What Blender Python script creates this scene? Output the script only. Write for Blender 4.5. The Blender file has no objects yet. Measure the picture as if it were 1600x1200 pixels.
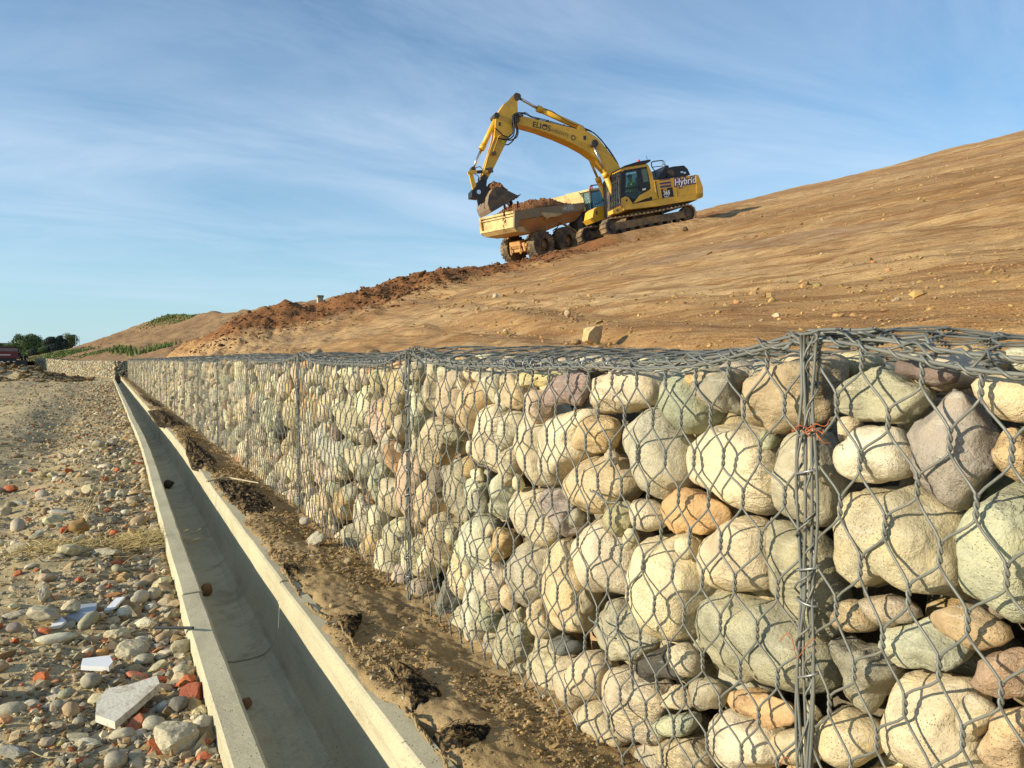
import bpy, bmesh, math, random
import numpy as np
from mathutils import Matrix, Vector

S = bpy.context.scene
COL = S.collection
rad = math.radians
rng = np.random.default_rng(7)
random.seed(7)

# ------------------------------------------------------------------ camera
CAM = np.array((0.0, 0.0, 1.0))
TH, PITCH = rad(27.9), rad(1.77)
cd = bpy.data.cameras.new('camera')
cam = bpy.data.objects.new('camera', cd)
COL.objects.link(cam)
cam.location = CAM
cam.rotation_euler = (rad(90) - PITCH, 0, -TH)
cd.sensor_width = 36
cd.lens = 27
cd.clip_start = 0.05
cd.clip_end = 3000
S.camera = cam

# ------------------------------------------------------------------ light
SUN_EL, SUN_PHI = rad(17.5), rad(5.0)       # the sun stands low, off to the left
SUN_DIR = Vector((-math.cos(SUN_EL) * math.cos(SUN_PHI), math.cos(SUN_EL) * math.sin(SUN_PHI), math.sin(SUN_EL)))
ld = bpy.data.lights.new('sun', 'SUN')
sun = bpy.data.objects.new('sun', ld)
COL.objects.link(sun)
sun.rotation_euler = SUN_DIR.to_track_quat('Z', 'Y').to_euler()
ld.energy = 5.0
ld.angle = rad(0.53)
ld.color = (1.0, 0.875, 0.66)
W = bpy.data.worlds.new('World')
S.world = W
W.use_nodes = True
S.view_settings.view_transform = 'Standard'
S.view_settings.look = 'None'
S.view_settings.exposure = 0.36
S.view_settings.gamma = 1.0
S.view_settings.use_curve_mapping = False


def N(nt, t, ins=None, **props):
    n = nt.nodes.new(t)
    for k, v in props.items():
        setattr(n, k, v)
    for k, v in (ins or {}).items():
        if isinstance(v, bpy.types.NodeSocket):
            nt.links.new(v, n.inputs[k])
        else:
            n.inputs[k].default_value = v
    return n


def ramp(nt, fac, stops, interp='LINEAR'):
    n = nt.nodes.new('ShaderNodeValToRGB')
    nt.links.new(fac, n.inputs[0])
    cr = n.color_ramp
    cr.interpolation = interp
    while len(cr.elements) < len(stops):
        cr.elements.new(0.5)
    for e, (p, c) in zip(cr.elements, stops):
        e.position = p
        if not hasattr(c, '__len__'):
            c = (c, c, c)
        e.color = (*c[:3], 1)
    return n.outputs[0]


def mixc(nt, fac, a, b, mode='MIX'):
    n = nt.nodes.new('ShaderNodeMix')
    n.data_type = 'RGBA'
    n.blend_type = mode
    for sock, v in ((n.inputs[0], fac), (n.inputs[6], a), (n.inputs[7], b)):
        if isinstance(v, bpy.types.NodeSocket):
            nt.links.new(v, sock)
        elif hasattr(v, '__len__'):
            sock.default_value = (*v[:3], 1)
        else:
            sock.default_value = v
    return n.outputs[2]


def noise(nt, vec, scale, detail=4, rough=0.55, dist=0.0):
    return N(nt, 'ShaderNodeTexNoise', {'Vector': vec, 'Scale': scale, 'Detail': detail, 'Roughness': rough, 'Distortion': dist}).outputs[0]


def math_(nt, op, a, b=0.0, c=None):
    n = nt.nodes.new('ShaderNodeMath')
    n.operation = op
    for i, v in enumerate((a, b, c)):
        if v is None:
            continue
        if isinstance(v, bpy.types.NodeSocket):
            nt.links.new(v, n.inputs[i])
        else:
            n.inputs[i].default_value = v
    return n.outputs[0]


def world():
    nt = W.node_tree
    nt.nodes.clear()
    sky = N(nt, 'ShaderNodeTexSky', sky_type='NISHITA', sun_disc=False, sun_elevation=SUN_EL,
            sun_rotation=math.atan2(SUN_DIR.x, SUN_DIR.y), altitude=200, air_density=1.0, dust_density=0.7, ozone_density=2.2)
    tc = N(nt, 'ShaderNodeTexCoord')
    d = tc.outputs['Generated']
    sep = N(nt, 'ShaderNodeSeparateXYZ', {0: d})
    z = math_(nt, 'MAXIMUM', sep.outputs[2], 0.0)
    den = math_(nt, 'ADD', z, 0.12)
    px = math_(nt, 'DIVIDE', sep.outputs[0], den)
    py = math_(nt, 'DIVIDE', sep.outputs[1], den)
    pl = N(nt, 'ShaderNodeCombineXYZ', {0: px, 1: py, 2: 0.0}).outputs[0]
    mp = N(nt, 'ShaderNodeMapping', {'Vector': pl, 'Rotation': (0, 0, rad(24)), 'Scale': (0.62, 1.25, 1)}).outputs[0]
    n1 = noise(nt, mp, 1.1, 9, 0.62, 0.6)
    mp2 = N(nt, 'ShaderNodeMapping', {'Vector': pl, 'Location': (4.2, 1.3, 0), 'Rotation': (0, 0, rad(10)), 'Scale': (0.42, 0.6, 1)}).outputs[0]
    n2 = noise(nt, mp2, 0.75, 3, 0.5, 0.2)
    c = math_(nt, 'MULTIPLY', ramp(nt, n1, [(0.34, 0.0), (0.8, 1.0)]), ramp(nt, n2, [(0.30, 0.12), (0.60, 1.0)]))
    c = math_(nt, 'MULTIPLY', c, 0.85)
    hz = ramp(nt, sep.outputs[2], [(0.0, 0.62), (0.14, 0.30), (0.45, 0.0)])          # the milky band above the horizon
    base = mixc(nt, 1.0, sky.outputs[0], (0.74, 1.02, 1.17), 'MULTIPLY')
    col = mixc(nt, hz, base, (3.9, 5.6, 6.5))
    col = mixc(nt, c, col, (4.6, 5.6, 6.9))
    bg = N(nt, 'ShaderNodeBackground', {'Color': col, 'Strength': 0.115})
    out = N(nt, 'ShaderNodeOutputWorld')
    nt.links.new(bg.outputs[0], out.inputs[0])


world()

# ------------------------------------------------------------------ helpers: view geometry
FW = np.array((math.sin(TH) * math.cos(PITCH), math.cos(TH) * math.cos(PITCH), -math.sin(PITCH)))
RT = np.array((math.cos(TH), -math.sin(TH), 0.0))
UP = np.array((math.sin(TH) * math.sin(PITCH), math.cos(TH) * math.sin(PITCH), math.cos(PITCH)))


def ray(u, v):
    return FW + RT * ((u - 800) / 1200) - UP * ((v - 600) / 1200)


def P(u, v, f):
    return CAM + ray(u, v) * f


def on_x(u, v, X):
    r = ray(u, v)
    return CAM + r * (X / r[0])


def on_z(u, v, Z):
    r = ray(u, v)
    return CAM + r * ((Z - CAM[2]) / r[2])


def on_local(u, v, Mi, yl):
    """the point of the local plane y = yl behind a pixel, as local (x, z)"""
    o = Mi @ Vector(CAM)
    d = Mi.to_3x3() @ Vector(ray(u, v))
    p = o + d * ((yl - o.y) / d.y)
    return (p.x, p.z)


# ------------------------------------------------------------------ helpers: numpy noise
def _h(ix, iy, iz, s):
    with np.errstate(over='ignore'):
        h = (ix.astype(np.uint32) * np.uint32(374761393) + iy.astype(np.uint32) * np.uint32(668265263)
             + iz.astype(np.uint32) * np.uint32(2246822519) + np.uint32(s * 3266489917 % 4294967296))
        h = (h ^ (h >> np.uint32(13))) * np.uint32(1274126177)
        h = h ^ (h >> np.uint32(16))
    return h.astype(np.float64) / 4294967295.0 * 2 - 1


def vn(p, s=0):
    p = np.asarray(p, float)
    i = np.floor(p).astype(np.int64)
    f = p - i
    w = f * f * f * (f * (f * 6 - 15) + 10)
    r = 0
    for a in (0, 1):
        for b in (0, 1):
            for c in (0, 1):
                k = (w[:, 0] if a else 1 - w[:, 0]) * (w[:, 1] if b else 1 - w[:, 1]) * (w[:, 2] if c else 1 - w[:, 2])
                r = r + k * _h(i[:, 0] + a, i[:, 1] + b, i[:, 2] + c, s)
    return r


def fbm(p, o=4, s=0, g=0.5):
    p = np.asarray(p, float)
    a, r = 1.0, 0
    for k in range(o):
        r = r + a * vn(p * 2.03 ** k + 17.3 * k, s + k)
        a *= g
    return r


def fb2(x, y, sx, sy, o=4, s=0, g=0.5):
    x = np.asarray(x, float)
    return fbm(np.stack([x.ravel() * sx, np.asarray(y, float).ravel() * sy, np.zeros(x.size)], 1), o, s, g).reshape(x.shape)


# ------------------------------------------------------------------ helpers: meshes
def mesh_data(name, V, F, mats=(), smooth=True, tint=None, attrs=None):
    me = bpy.data.meshes.new(name)
    V = np.asarray(V, np.float32)
    Fs = F if isinstance(F, list) else [F]
    Fs = [np.asarray(f, np.int32) for f in Fs if len(f)]
    nf = sum(len(f) for f in Fs)
    lv = np.concatenate([f.ravel() for f in Fs])
    ls = np.concatenate([np.full(len(f), f.shape[1], np.int32) for f in Fs])
    st = np.concatenate([[0], np.cumsum(ls)[:-1]]).astype(np.int32)
    me.vertices.add(len(V))
    me.vertices.foreach_set('co', V.ravel())
    me.loops.add(len(lv))
    me.loops.foreach_set('vertex_index', lv)
    me.polygons.add(nf)
    me.polygons.foreach_set('loop_start', st)
    me.polygons.foreach_set('use_smooth', np.full(nf, bool(smooth)))
    for m in mats:
        me.materials.append(m)
    if tint is not None:
        t = np.asarray(tint, np.float32)
        if t.ndim == 1:
            t = np.tile(t, (len(V), 1))
        t = np.concatenate([t[:, :3], np.ones((len(V), 1), np.float32)], 1)
        a = me.attributes.new('tint', 'FLOAT_COLOR', 'POINT')
        a.data.foreach_set('color', t.ravel())
    for k, v in (attrs or {}).items():
        a = me.attributes.new(k, 'FLOAT', 'POINT')
        a.data.foreach_set('value', np.asarray(v, np.float32))
    me.update(calc_edges=True)
    return me


def link(name, me, parent=None, loc=None, kind=None, label=None, cat=None, group=None):
    o = bpy.data.objects.new(name, me)
    COL.objects.link(o)
    if parent is not None:
        o.parent = parent
    if loc is not None:
        o.location = loc
    tag(o, label, cat, group, kind)
    return o


def tag(o, label=None, cat=None, group=None, kind=None):
    for k, v in (('label', label), ('category', cat), ('group', group), ('kind', kind)):
        if v:
            o[k] = v
    return o


def mk(name, V, F, mat, parent=None, smooth=True, tint=None, attrs=None, **kw):
    return link(name, mesh_data(name, V, F, (mat,), smooth, tint, attrs), parent, **kw)


def empty(name, label, cat, loc=(0, 0, 0), group=None, mat=None):
    o = bpy.data.objects.new(name, None)
    o.empty_display_size = 0.2
    COL.objects.link(o)
    o.location = loc
    if mat is not None:
        o.matrix_world = mat
    return tag(o, label, cat, group)


def tubes(paths, r, sides=6, ref=(1, 0, 0), cap=False):
    """paths (n, k, 3) -> vertices and quads of n tubes"""
    p = np.asarray(paths, float)
    if p.ndim == 2:
        p = p[None]
    n, k, _ = p.shape
    t = np.gradient(p, axis=1)
    t /= np.linalg.norm(t, axis=2, keepdims=True) + 1e-12
    a = np.cross(t, np.asarray(ref, float))
    a /= np.linalg.norm(a, axis=2, keepdims=True) + 1e-12
    b = np.cross(t, a)
    ang = np.arange(sides) * 2 * math.pi / sides
    rr = np.asarray(r, float)
    if rr.ndim == 0:
        rr = np.full((n, k), float(rr))
    elif rr.ndim == 1:
        rr = np.tile(rr, (n, 1)) if rr.shape[0] == k else np.repeat(rr[:, None], k, 1)
    V = p[:, :, None] + rr[:, :, None, None] * (a[:, :, None] * np.cos(ang)[:, None] + b[:, :, None] * np.sin(ang)[:, None])
    i = np.arange(n)[:, None, None] * k * sides
    j = np.arange(k - 1)[None, :, None] * sides
    s = np.arange(sides)[None, None, :]
    s2 = (s + 1) % sides
    F = np.stack([i + j + s, i + j + s2, i + j + sides + s2, i + j + sides + s], -1).reshape(-1, 4)
    out = [F]
    V = V.reshape(-1, 3)
    if cap:
        c0 = (np.arange(n)[:, None] * k * sides + np.arange(sides)[None, :])
        out += [c0, c0[:, ::-1] + (k - 1) * sides]
    return V, out


class Acc:
    """collects pieces of geometry into one mesh"""
    def __init__(s):
        s.V, s.F, s.T, s.n = [], {}, [], 0

    def add(s, V, F, tint=None):
        V = np.asarray(V, float)
        for f in (F if isinstance(F, list) else [F]):
            f = np.asarray(f, np.int64)
            if len(f):
                s.F.setdefault(f.shape[1], []).append(f + s.n)
        s.V.append(V)
        if tint is not None:
            t = np.asarray(tint, float)
            s.T.append(np.tile(t, (len(V), 1)) if t.ndim == 1 else t)
        s.n += len(V)
        return s

    def obj(s, name, mat, parent=None, smooth=True, **kw):
        return mk(name, np.concatenate(s.V), [np.concatenate(v) for v in s.F.values()], mat, parent, smooth,
                  np.concatenate(s.T) if s.T else None, **kw)


def ico(sub):
    b = bmesh.new()
    bmesh.ops.create_icosphere(b, subdivisions=sub, radius=1.0)
    b.verts.ensure_lookup_table()
    V = np.array([v.co[:] for v in b.verts])
    F = np.array([[v.index for v in f.verts] for f in b.faces])
    b.free()
    return V, F


ICO = {k: ico(k) for k in (1, 2, 3, 4, 5)}
ICO[0] = ico(1)
V20 = ICO[1]


def grid(xs, ys):
    X, Y = np.meshgrid(xs, ys, indexing='ij')
    i = np.arange((len(xs) - 1))[:, None] * len(ys) + np.arange(len(ys) - 1)[None]
    F = np.stack([i, i + len(ys), i + len(ys) + 1, i + 1], -1).reshape(-1, 4)
    return X, Y, F


def bm_obj(name, b, mat, parent=None, bev=0.0, smooth=False, **kw):
    if bev:
        try:
            bmesh.ops.bevel(b, geom=[e for e in b.edges if len(e.link_faces) == 2 and e.calc_face_angle(0) > 0.6],
                            offset=bev, segments=2, affect='EDGES', clamp_overlap=True)
        except Exception:
            pass
    bmesh.ops.recalc_face_normals(b, faces=b.faces)
    me = bpy.data.meshes.new(name)
    b.to_mesh(me)
    b.free()
    me.materials.append(mat)
    if smooth:
        for p in me.polygons:
            p.use_smooth = True
    return link(name, me, parent, **kw)


def prism(b, poly, y0, y1):
    """a side profile (x, z) given depth from y0 to y1"""
    A = [b.verts.new((x, y0, z)) for x, z in poly]
    B = [b.verts.new((x, y1, z)) for x, z in poly]
    n = len(poly)
    b.faces.new(A)
    b.faces.new(B[::-1])
    for i in range(n):
        b.faces.new((A[(i + 1) % n], A[i], B[i], B[(i + 1) % n]))
    return b


def box(b, x0, x1, y0, y1, z0, z1):
    return prism(b, [(x0, z0), (x1, z0), (x1, z1), (x0, z1)], y0, y1)


def cyl(b, p, q, r, seg=14, r2=None):
    p, q = Vector(p), Vector(q)
    d = q - p
    M = Matrix.Translation((p + q) / 2) @ d.to_track_quat('Z', 'Y').to_matrix().to_4x4()
    bmesh.ops.create_cone(b, cap_ends=True, segments=seg, radius1=r, radius2=r if r2 is None else r2, depth=d.length, matrix=M)
    return b


def B():
    return bmesh.new()


def text_obj(name, s, mat, parent, M, size, extrude=0.002, sx=1.0, shear=0.0, **kw):
    c = bpy.data.curves.new('lettering', 'FONT')
    c.body = s
    c.size = size
    c.extrude = extrude
    c.shear = shear
    c.offset = kw.pop('offset', 0.0)
    c.resolution_u = 3
    t = bpy.data.objects.new('lettering', c)
    COL.objects.link(t)
    dg = bpy.context.evaluated_depsgraph_get()
    dg.update()
    me = bpy.data.meshes.new_from_object(t.evaluated_get(dg))
    bpy.data.objects.remove(t)
    bpy.data.curves.remove(c)
    me.transform(M @ Matrix.Diagonal((sx, 1, 1, 1)))
    me.materials.clear()
    me.materials.append(mat)
    me.name = name
    return link(name, me, parent, **kw)


# ------------------------------------------------------------------ materials
def new_mat(name):
    m = bpy.data.materials.new(name)
    m.use_nodes = True
    nt = m.node_tree
    nt.nodes.clear()
    b = N(nt, 'ShaderNodeBsdfPrincipled')
    o = N(nt, 'ShaderNodeOutputMaterial')
    nt.links.new(b.outputs[0], o.inputs[0])
    return m, nt, b


def put(nt, b, col=None, rough=None, bump=None, dist=0.01, strength=1.0, metal=None, spec=None):
    for k, v in (('Base Color', col), ('Roughness', rough), ('Metallic', metal), ('Specular IOR Level', spec)):
        if v is None:
            continue
        if isinstance(v, bpy.types.NodeSocket):
            nt.links.new(v, b.inputs[k])
        elif hasattr(v, '__len__'):
            b.inputs[k].default_value = (*v[:3], 1)
        else:
            b.inputs[k].default_value = v
    if bump is not None:
        n = N(nt, 'ShaderNodeBump', {'Height': bump, 'Distance': dist, 'Strength': strength})
        nt.links.new(n.outputs[0], b.inputs['Normal'])


def wpos(nt):
    return N(nt, 'ShaderNodeNewGeometry').outputs['Position']


def opos(nt):
    return N(nt, 'ShaderNodeTexCoord').outputs['Object']


def attr(nt, name, out='Color'):
    return N(nt, 'ShaderNodeAttribute', attribute_name=name).outputs[out]


def m_stone(name='river_stone', grain=240.0, contrast=1.0):
    m, nt, b = new_mat(name)
    p = wpos(nt)
    t = attr(nt, 'tint')
    big = noise(nt, p, 9, 6, 0.65, 0.6)
    col = mixc(nt, 1.0, t, ramp(nt, big, [(0.28, (0.58, 0.56, 0.55)), (0.5, (1, 1, 1)), (0.72, (1.22, 1.14, 0.98))]), 'MULTIPLY')
    spk = ramp(nt, noise(nt, p, 2.3, 2), [(0.4, 0.25), (0.6, 1.0)])
    rust = ramp(nt, noise(nt, p, 14, 6, 0.65, 1.2), [(0.58, 0.0), (0.74, 0.5)])
    col = mixc(nt, rust, col, mixc(nt, 0.6, t, (0.42, 0.25, 0.10)))
    fine = noise(nt, p, grain, 3, 0.7)
    col = mixc(nt, spk, col, mixc(nt, 1.0, col, ramp(nt, fine, [(0.3, (0.6, 0.6, 0.6)), (0.5, (1, 1, 1)), (0.72, (1.3, 1.3, 1.28))]), 'MULTIPLY'))
    vo = N(nt, 'ShaderNodeTexVoronoi', {'Vector': p, 'Scale': 190.0})
    sp = math_(nt, 'MULTIPLY', ramp(nt, vo.outputs['Distance'], [(0.12, 1.0), (0.24, 0.0)]), ramp(nt, noise(nt, p, 6, 2), [(0.42, 0.0), (0.62, 0.75)]))
    col = mixc(nt, sp, col, mixc(nt, 0.75, col, (0.06, 0.055, 0.05)))
    mp = N(nt, 'ShaderNodeMapping', {'Vector': p, 'Rotation': (0.5, 0.9, 0.3), 'Scale': (1, 1, 7)}).outputs[0]
    vein = ramp(nt, noise(nt, mp, 11, 4, 0.6, 1.0), [(0.60, 0.0), (0.66, 0.4), (0.70, 0.0)])
    col = mixc(nt, vein, col, (0.62, 0.58, 0.48))
    crk = ramp(nt, noise(nt, N(nt, 'ShaderNodeMapping', {'Vector': p, 'Rotation': (1.1, 0.3, 0.7), 'Scale': (1, 1, 3)}).outputs[0], 13, 5, 0.6, 0.8), [(0.44, 0.0), (0.495, 1.0), (0.505, 1.0), (0.56, 0.0)])
    crk = math_(nt, 'MULTIPLY', crk, ramp(nt, noise(nt, p, 5, 2), [(0.5, 0.0), (0.62, 1.0)]))
    col = mixc(nt, math_(nt, 'MULTIPLY', crk, 0.22), col, (0.10, 0.085, 0.065))
    h = math_(nt, 'ADD', math_(nt, 'MULTIPLY', noise(nt, p, 34, 8, 0.66), 1.0), math_(nt, 'MULTIPLY', fine, 0.2))
    h = math_(nt, 'ADD', h, math_(nt, 'MULTIPLY', noise(nt, p, 13, 4, 0.6), 1.3))
    h = math_(nt, 'SUBTRACT', h, math_(nt, 'MULTIPLY', crk, 0.3))
    h = math_(nt, 'SUBTRACT', h, math_(nt, 'MULTIPLY', sp, 0.35))
    put(nt, b, col, 0.85, h, 0.011, 0.8 * contrast, spec=0.2)
    return m


def m_flat(name, col, rough=0.5, metal=0.0, var=0.15, dirt=None, dscale=6.0, dlev=(0.5, 0.7), bump=0.0, spec=0.5, scale=30.0):
    """paint, metal or plastic with grime in its own places"""
    m, nt, b = new_mat(name)
    p = opos(nt)
    v = noise(nt, p, scale, 4)
    c = mixc(nt, 1.0, col, ramp(nt, v, [(0.3, 1 - var), (0.7, 1 + var)]), 'MULTIPLY')
    r = rough
    if dirt is not None:
        d = ramp(nt, noise(nt, p, dscale, 7, 0.65, 0.5), [(dlev[0], 0.0), (dlev[1], 1.0)])
        c = mixc(nt, d, c, dirt)
        r = math_(nt, 'MULTIPLY_ADD', d, 0.9 - rough, rough)
    put(nt, b, c, r, v if bump else None, 0.004, bump, metal, spec)
    return m


def m_soil(name, base, dark, pale, fresh=None, grey=None, streak=False, bumpd=0.02, scale=1.0):
    m, nt, b = new_mat(name)
    p = wpos(nt)
    big = noise(nt, p, 0.5 * scale, 5, 0.6, 0.3)
    mid = noise(nt, p, 5 * scale, 6, 0.65)
    fine = noise(nt, p, 70 * scale, 4, 0.7)
    c = mixc(nt, ramp(nt, big, [(0.35, 0.0), (0.65, 1.0)]), base, pale)
    if streak:
        mp = N(nt, 'ShaderNodeMapping', {'Vector': p, 'Rotation': (0, 0, rad(-17)), 'Scale': (1, 0.07, 1)}).outputs[0]
        st = noise(nt, mp, 1.5, 7, 0.68, 0.15)
        c = mixc(nt, ramp(nt, st, [(0.42, 0.0), (0.62, 0.8)]), c, dark)
        st2 = noise(nt, N(nt, 'ShaderNodeMapping', {'Vector': p, 'Location': (3, 9, 0), 'Rotation': (0, 0, rad(-22)), 'Scale': (0.8, 0.1, 1)}).outputs[0], 0.5, 6, 0.6, 0.2)
        st0 = noise(nt, N(nt, 'ShaderNodeMapping', {'Vector': p, 'Location': (1.7, 4.0, 0), 'Rotation': (0, 0, rad(-12)), 'Scale': (1, 0.12, 1)}).outputs[0], 0.22, 3, 0.5, 0.2)
        c = mixc(nt, ramp(nt, st0, [(0.50, 0.0), (0.62, 0.4)]), c, dark)
        c = mixc(nt, ramp(nt, st0, [(0.40, 0.8), (0.52, 0.0)]), c, pale)
        if grey:
            c = mixc(nt, ramp(nt, st2, [(0.55, 0.0), (0.66, 0.8)]), c, grey)
        c = mixc(nt, ramp(nt, st2, [(0.28, 0.75), (0.42, 0.0)]), c, pale)
    if streak:
        mp3 = N(nt, 'ShaderNodeMapping', {'Vector': p, 'Rotation': (0, 0, rad(-14)), 'Scale': (1, 0.09, 1)}).outputs[0]
        st3 = noise(nt, mp3, 7.0, 6, 0.7, 0.3)
        c = mixc(nt, ramp(nt, st3, [(0.5, 0.0), (0.60, 0.85)]), c, dark)
        c = mixc(nt, ramp(nt, st3, [(0.3, 0.7), (0.45, 0.0)]), c, pale)
    c = mixc(nt, ramp(nt, mid, [(0.45, 0.0), (0.75, 0.7)]), c, dark)
    if fresh:
        fr = attr(nt, 'fresh', 'Fac')
        fc = mixc(nt, ramp(nt, mid, [(0.35, 0.0), (0.7, 1.0)]), fresh, (fresh[0] * 1.9, fresh[1] * 1.75, fresh[2] * 1.5))
        k = math_(nt, 'ADD', fr, math_(nt, 'MULTIPLY', math_(nt, 'SUBTRACT', noise(nt, p, 1.2, 5, 0.6), 0.5), 0.9))
        c = mixc(nt, math_(nt, 'MULTIPLY', ramp(nt, k, [(0.35, 0.0), (0.6, 1.0)]), ramp(nt, fr, [(0.02, 0.0), (0.15, 1.0)])), c, fc)
    c = mixc(nt, 1.0, c, ramp(nt, fine, [(0.3, 0.7), (0.5, 1.0), (0.7, 1.25)]), 'MULTIPLY')
    h = math_(nt, 'ADD', mid, math_(nt, 'MULTIPLY', fine, 0.35))
    if streak:
        h = math_(nt, 'ADD', h, math_(nt, 'ADD', math_(nt, 'MULTIPLY', st, 0.9), math_(nt, 'MULTIPLY', st3, -0.9)))
    put(nt, b, c, 0.95, h, bumpd, 0.9, spec=0.15)
    return m


def m_tint(name, rough=0.9, grain=160.0, bumpd=0.004, spec=0.2, var=0.25):
    m, nt, b = new_mat(name)
    p = wpos(nt)
    f = noise(nt, p, grain, 4, 0.65)
    g = noise(nt, p, grain * 0.12, 4, 0.6)
    c = mixc(nt, 1.0, attr(nt, 'tint'), ramp(nt, f, [(0.3, 1 - var), (0.7, 1 + var)]), 'MULTIPLY')
    c = mixc(nt, 1.0, c, ramp(nt, g, [(0.3, 0.75), (0.7, 1.2)]), 'MULTIPLY')
    put(nt, b, c, rough, math_(nt, 'ADD', g, math_(nt, 'MULTIPLY', f, 0.4)), bumpd, 0.8, spec=spec)
    return m


def m_concrete():
    m, nt, b = new_mat('precast_concrete')
    p = wpos(nt)
    big = noise(nt, p, 2.2, 6, 0.6, 0.3)
    c = mixc(nt, ramp(nt, big, [(0.3, 0.0), (0.7, 1.0)]), (0.43, 0.39, 0.255), (0.54, 0.495, 0.335))
    mp = N(nt, 'ShaderNodeMapping', {'Vector': p, 'Scale': (1, 0.25, 2.5)}).outputs[0]
    c = mixc(nt, ramp(nt, noise(nt, mp, 6, 6, 0.65, 0.5), [(0.52, 0.0), (0.72, 0.6)]), c, (0.27, 0.24, 0.17))
    f = noise(nt, p, 170, 3, 0.7)
    c = mixc(nt, 1.0, c, ramp(nt, f, [(0.3, 0.82), (0.7, 1.15)]), 'MULTIPLY')
    vo = N(nt, 'ShaderNodeTexVoronoi', {'Vector': p, 'Scale': 75.0})
    pit = math_(nt, 'MULTIPLY', ramp(nt, vo.outputs['Distance'], [(0.10, 1.0), (0.2, 0.0)]), ramp(nt, noise(nt, p, 12, 2), [(0.5, 0.0), (0.58, 1.0)]))
    c = mixc(nt, math_(nt, 'MULTIPLY', pit, 0.8), c, (0.09, 0.08, 0.06))
    mud = math_(nt, 'MULTIPLY', ramp(nt, noise(nt, p, 5, 7, 0.7, 0.4), [(0.5, 0.0), (0.66, 0.8)]), attr(nt, 'mud', 'Fac'))
    c = mixc(nt, mud, c, (0.29, 0.22, 0.125))
    h = math_(nt, 'SUBTRACT', math_(nt, 'ADD', math_(nt, 'MULTIPLY', f, 0.25), math_(nt, 'MULTIPLY', noise(nt, p, 22, 6, 0.65), 0.5)), math_(nt, 'MULTIPLY', pit, 0.8))
    put(nt, b, c, 0.88, h, 0.004, 0.8, spec=0.25)
    return m


M_STONE = m_stone()
M_RUBBLE = m_tint('rubble_stone', 0.92, 190.0, 0.004)
M_CLOD = m_tint('soil_clod', 0.97, 60.0, 0.012, 0.1)
M_WIRE = m_flat('coated_wire', (0.150, 0.155, 0.135), 0.42, 0.0, 0.12, (0.24, 0.21, 0.15), 9.0, (0.55, 0.8), spec=0.5)
M_RING = m_flat('galvanised_ring', (0.30, 0.31, 0.30), 0.45, 0.6, 0.1)
M_RUST = m_flat('rusty_wire', (0.36, 0.10, 0.03), 0.8, 0.0, 0.3)
M_CONC = m_concrete()
M_HILL = m_soil('hill_soil', (0.44, 0.242, 0.088), (0.25, 0.128, 0.048), (0.56, 0.375, 0.18), (0.17, 0.080, 0.033), (0.25, 0.175, 0.115), True, 0.05)
M_FARHILL = m_soil('far_hill_soil', (0.28, 0.165, 0.08), (0.17, 0.10, 0.048), (0.33, 0.215, 0.11), None, None, False, 0.12, 0.35)
M_STRIP = m_soil('strip_soil', (0.32, 0.225, 0.105), (0.19, 0.125, 0.058), (0.39, 0.285, 0.15), None, None, False, 0.012, 2.2)
M_ROAD = m_soil('road_dirt', (0.42, 0.32, 0.165), (0.22, 0.155, 0.078), (0.53, 0.425, 0.235), None, None, False, 0.015, 1.4)
M_YEL = m_flat('yellow_paint', (0.70, 0.40, 0.030), 0.38, 0.0, 0.06, (0.42, 0.27, 0.09), 1.6, (0.52, 0.8), spec=0.5, scale=5)
M_YEL2 = m_flat('dusty_yellow_paint', (0.62, 0.48, 0.22), 0.6, 0.0, 0.1, (0.33, 0.21, 0.10), 1.3, (0.42, 0.7), spec=0.3, scale=4)
M_BED = m_flat('muddy_ochre_steel', (0.58, 0.34, 0.13), 0.75, 0.0, 0.15, (0.42, 0.20, 0.08), 1.1, (0.35, 0.7), spec=0.25, scale=4)
M_RAIL = m_flat('scuffed_dark_rail', (0.29, 0.235, 0.145), 0.75, 0.0, 0.1, (0.36, 0.25, 0.12), 1.2, (0.53, 0.6), spec=0.25, scale=4)
M_BLACK = m_flat('black_paint', (0.014, 0.014, 0.015), 0.5, 0.0, 0.2, (0.08, 0.06, 0.04), 3, (0.62, 0.95))
M_DARK = m_flat('dark_steel', (0.06, 0.052, 0.045), 0.6, 0.2, 0.2, (0.20, 0.13, 0.07), 2.5, (0.45, 0.7))
M_STEEL = m_flat('worn_bucket_steel', (0.26, 0.20, 0.14), 0.55, 0.3, 0.15, (0.30, 0.19, 0.10), 3, (0.45, 0.7))
M_CHROME = m_flat('chrome_rod', (0.62, 0.62, 0.62), 0.18, 1.0, 0.03)
M_TRACK = m_flat('muddy_track_steel', (0.12, 0.09, 0.06), 0.8, 0.2, 0.2, (0.33, 0.22, 0.11), 2.5, (0.4, 0.62))
M_TYRE = m_flat('dusty_rubber', (0.09, 0.075, 0.056), 0.9, 0.0, 0.15, (0.36, 0.25, 0.13), 2.2, (0.42, 0.66), spec=0.2)
M_RIM = m_flat('muddy_rim', (0.30, 0.19, 0.09), 0.8, 0.0, 0.15, (0.20, 0.11, 0.05), 3, (0.45, 0.7))
M_WHITE = m_flat('white_lettering', (0.82, 0.82, 0.80), 0.5, 0, 0.03)
M_INK = m_flat('dark_lettering', (0.03, 0.022, 0.03), 0.5, 0, 0.03)
M_PURPLE = m_flat('purple_decal', (0.085, 0.04, 0.12), 0.45, 0, 0.05)
M_RED = m_flat('red_lamp', (0.75, 0.06, 0.03), 0.3, 0, 0.05)
M_HIVIS = m_flat('hi_vis_cloth', (0.55, 0.80, 0.04), 0.8, 0, 0.1)
M_SKIN = m_flat('skin', (0.45, 0.25, 0.17), 0.6, 0, 0.05)
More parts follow.
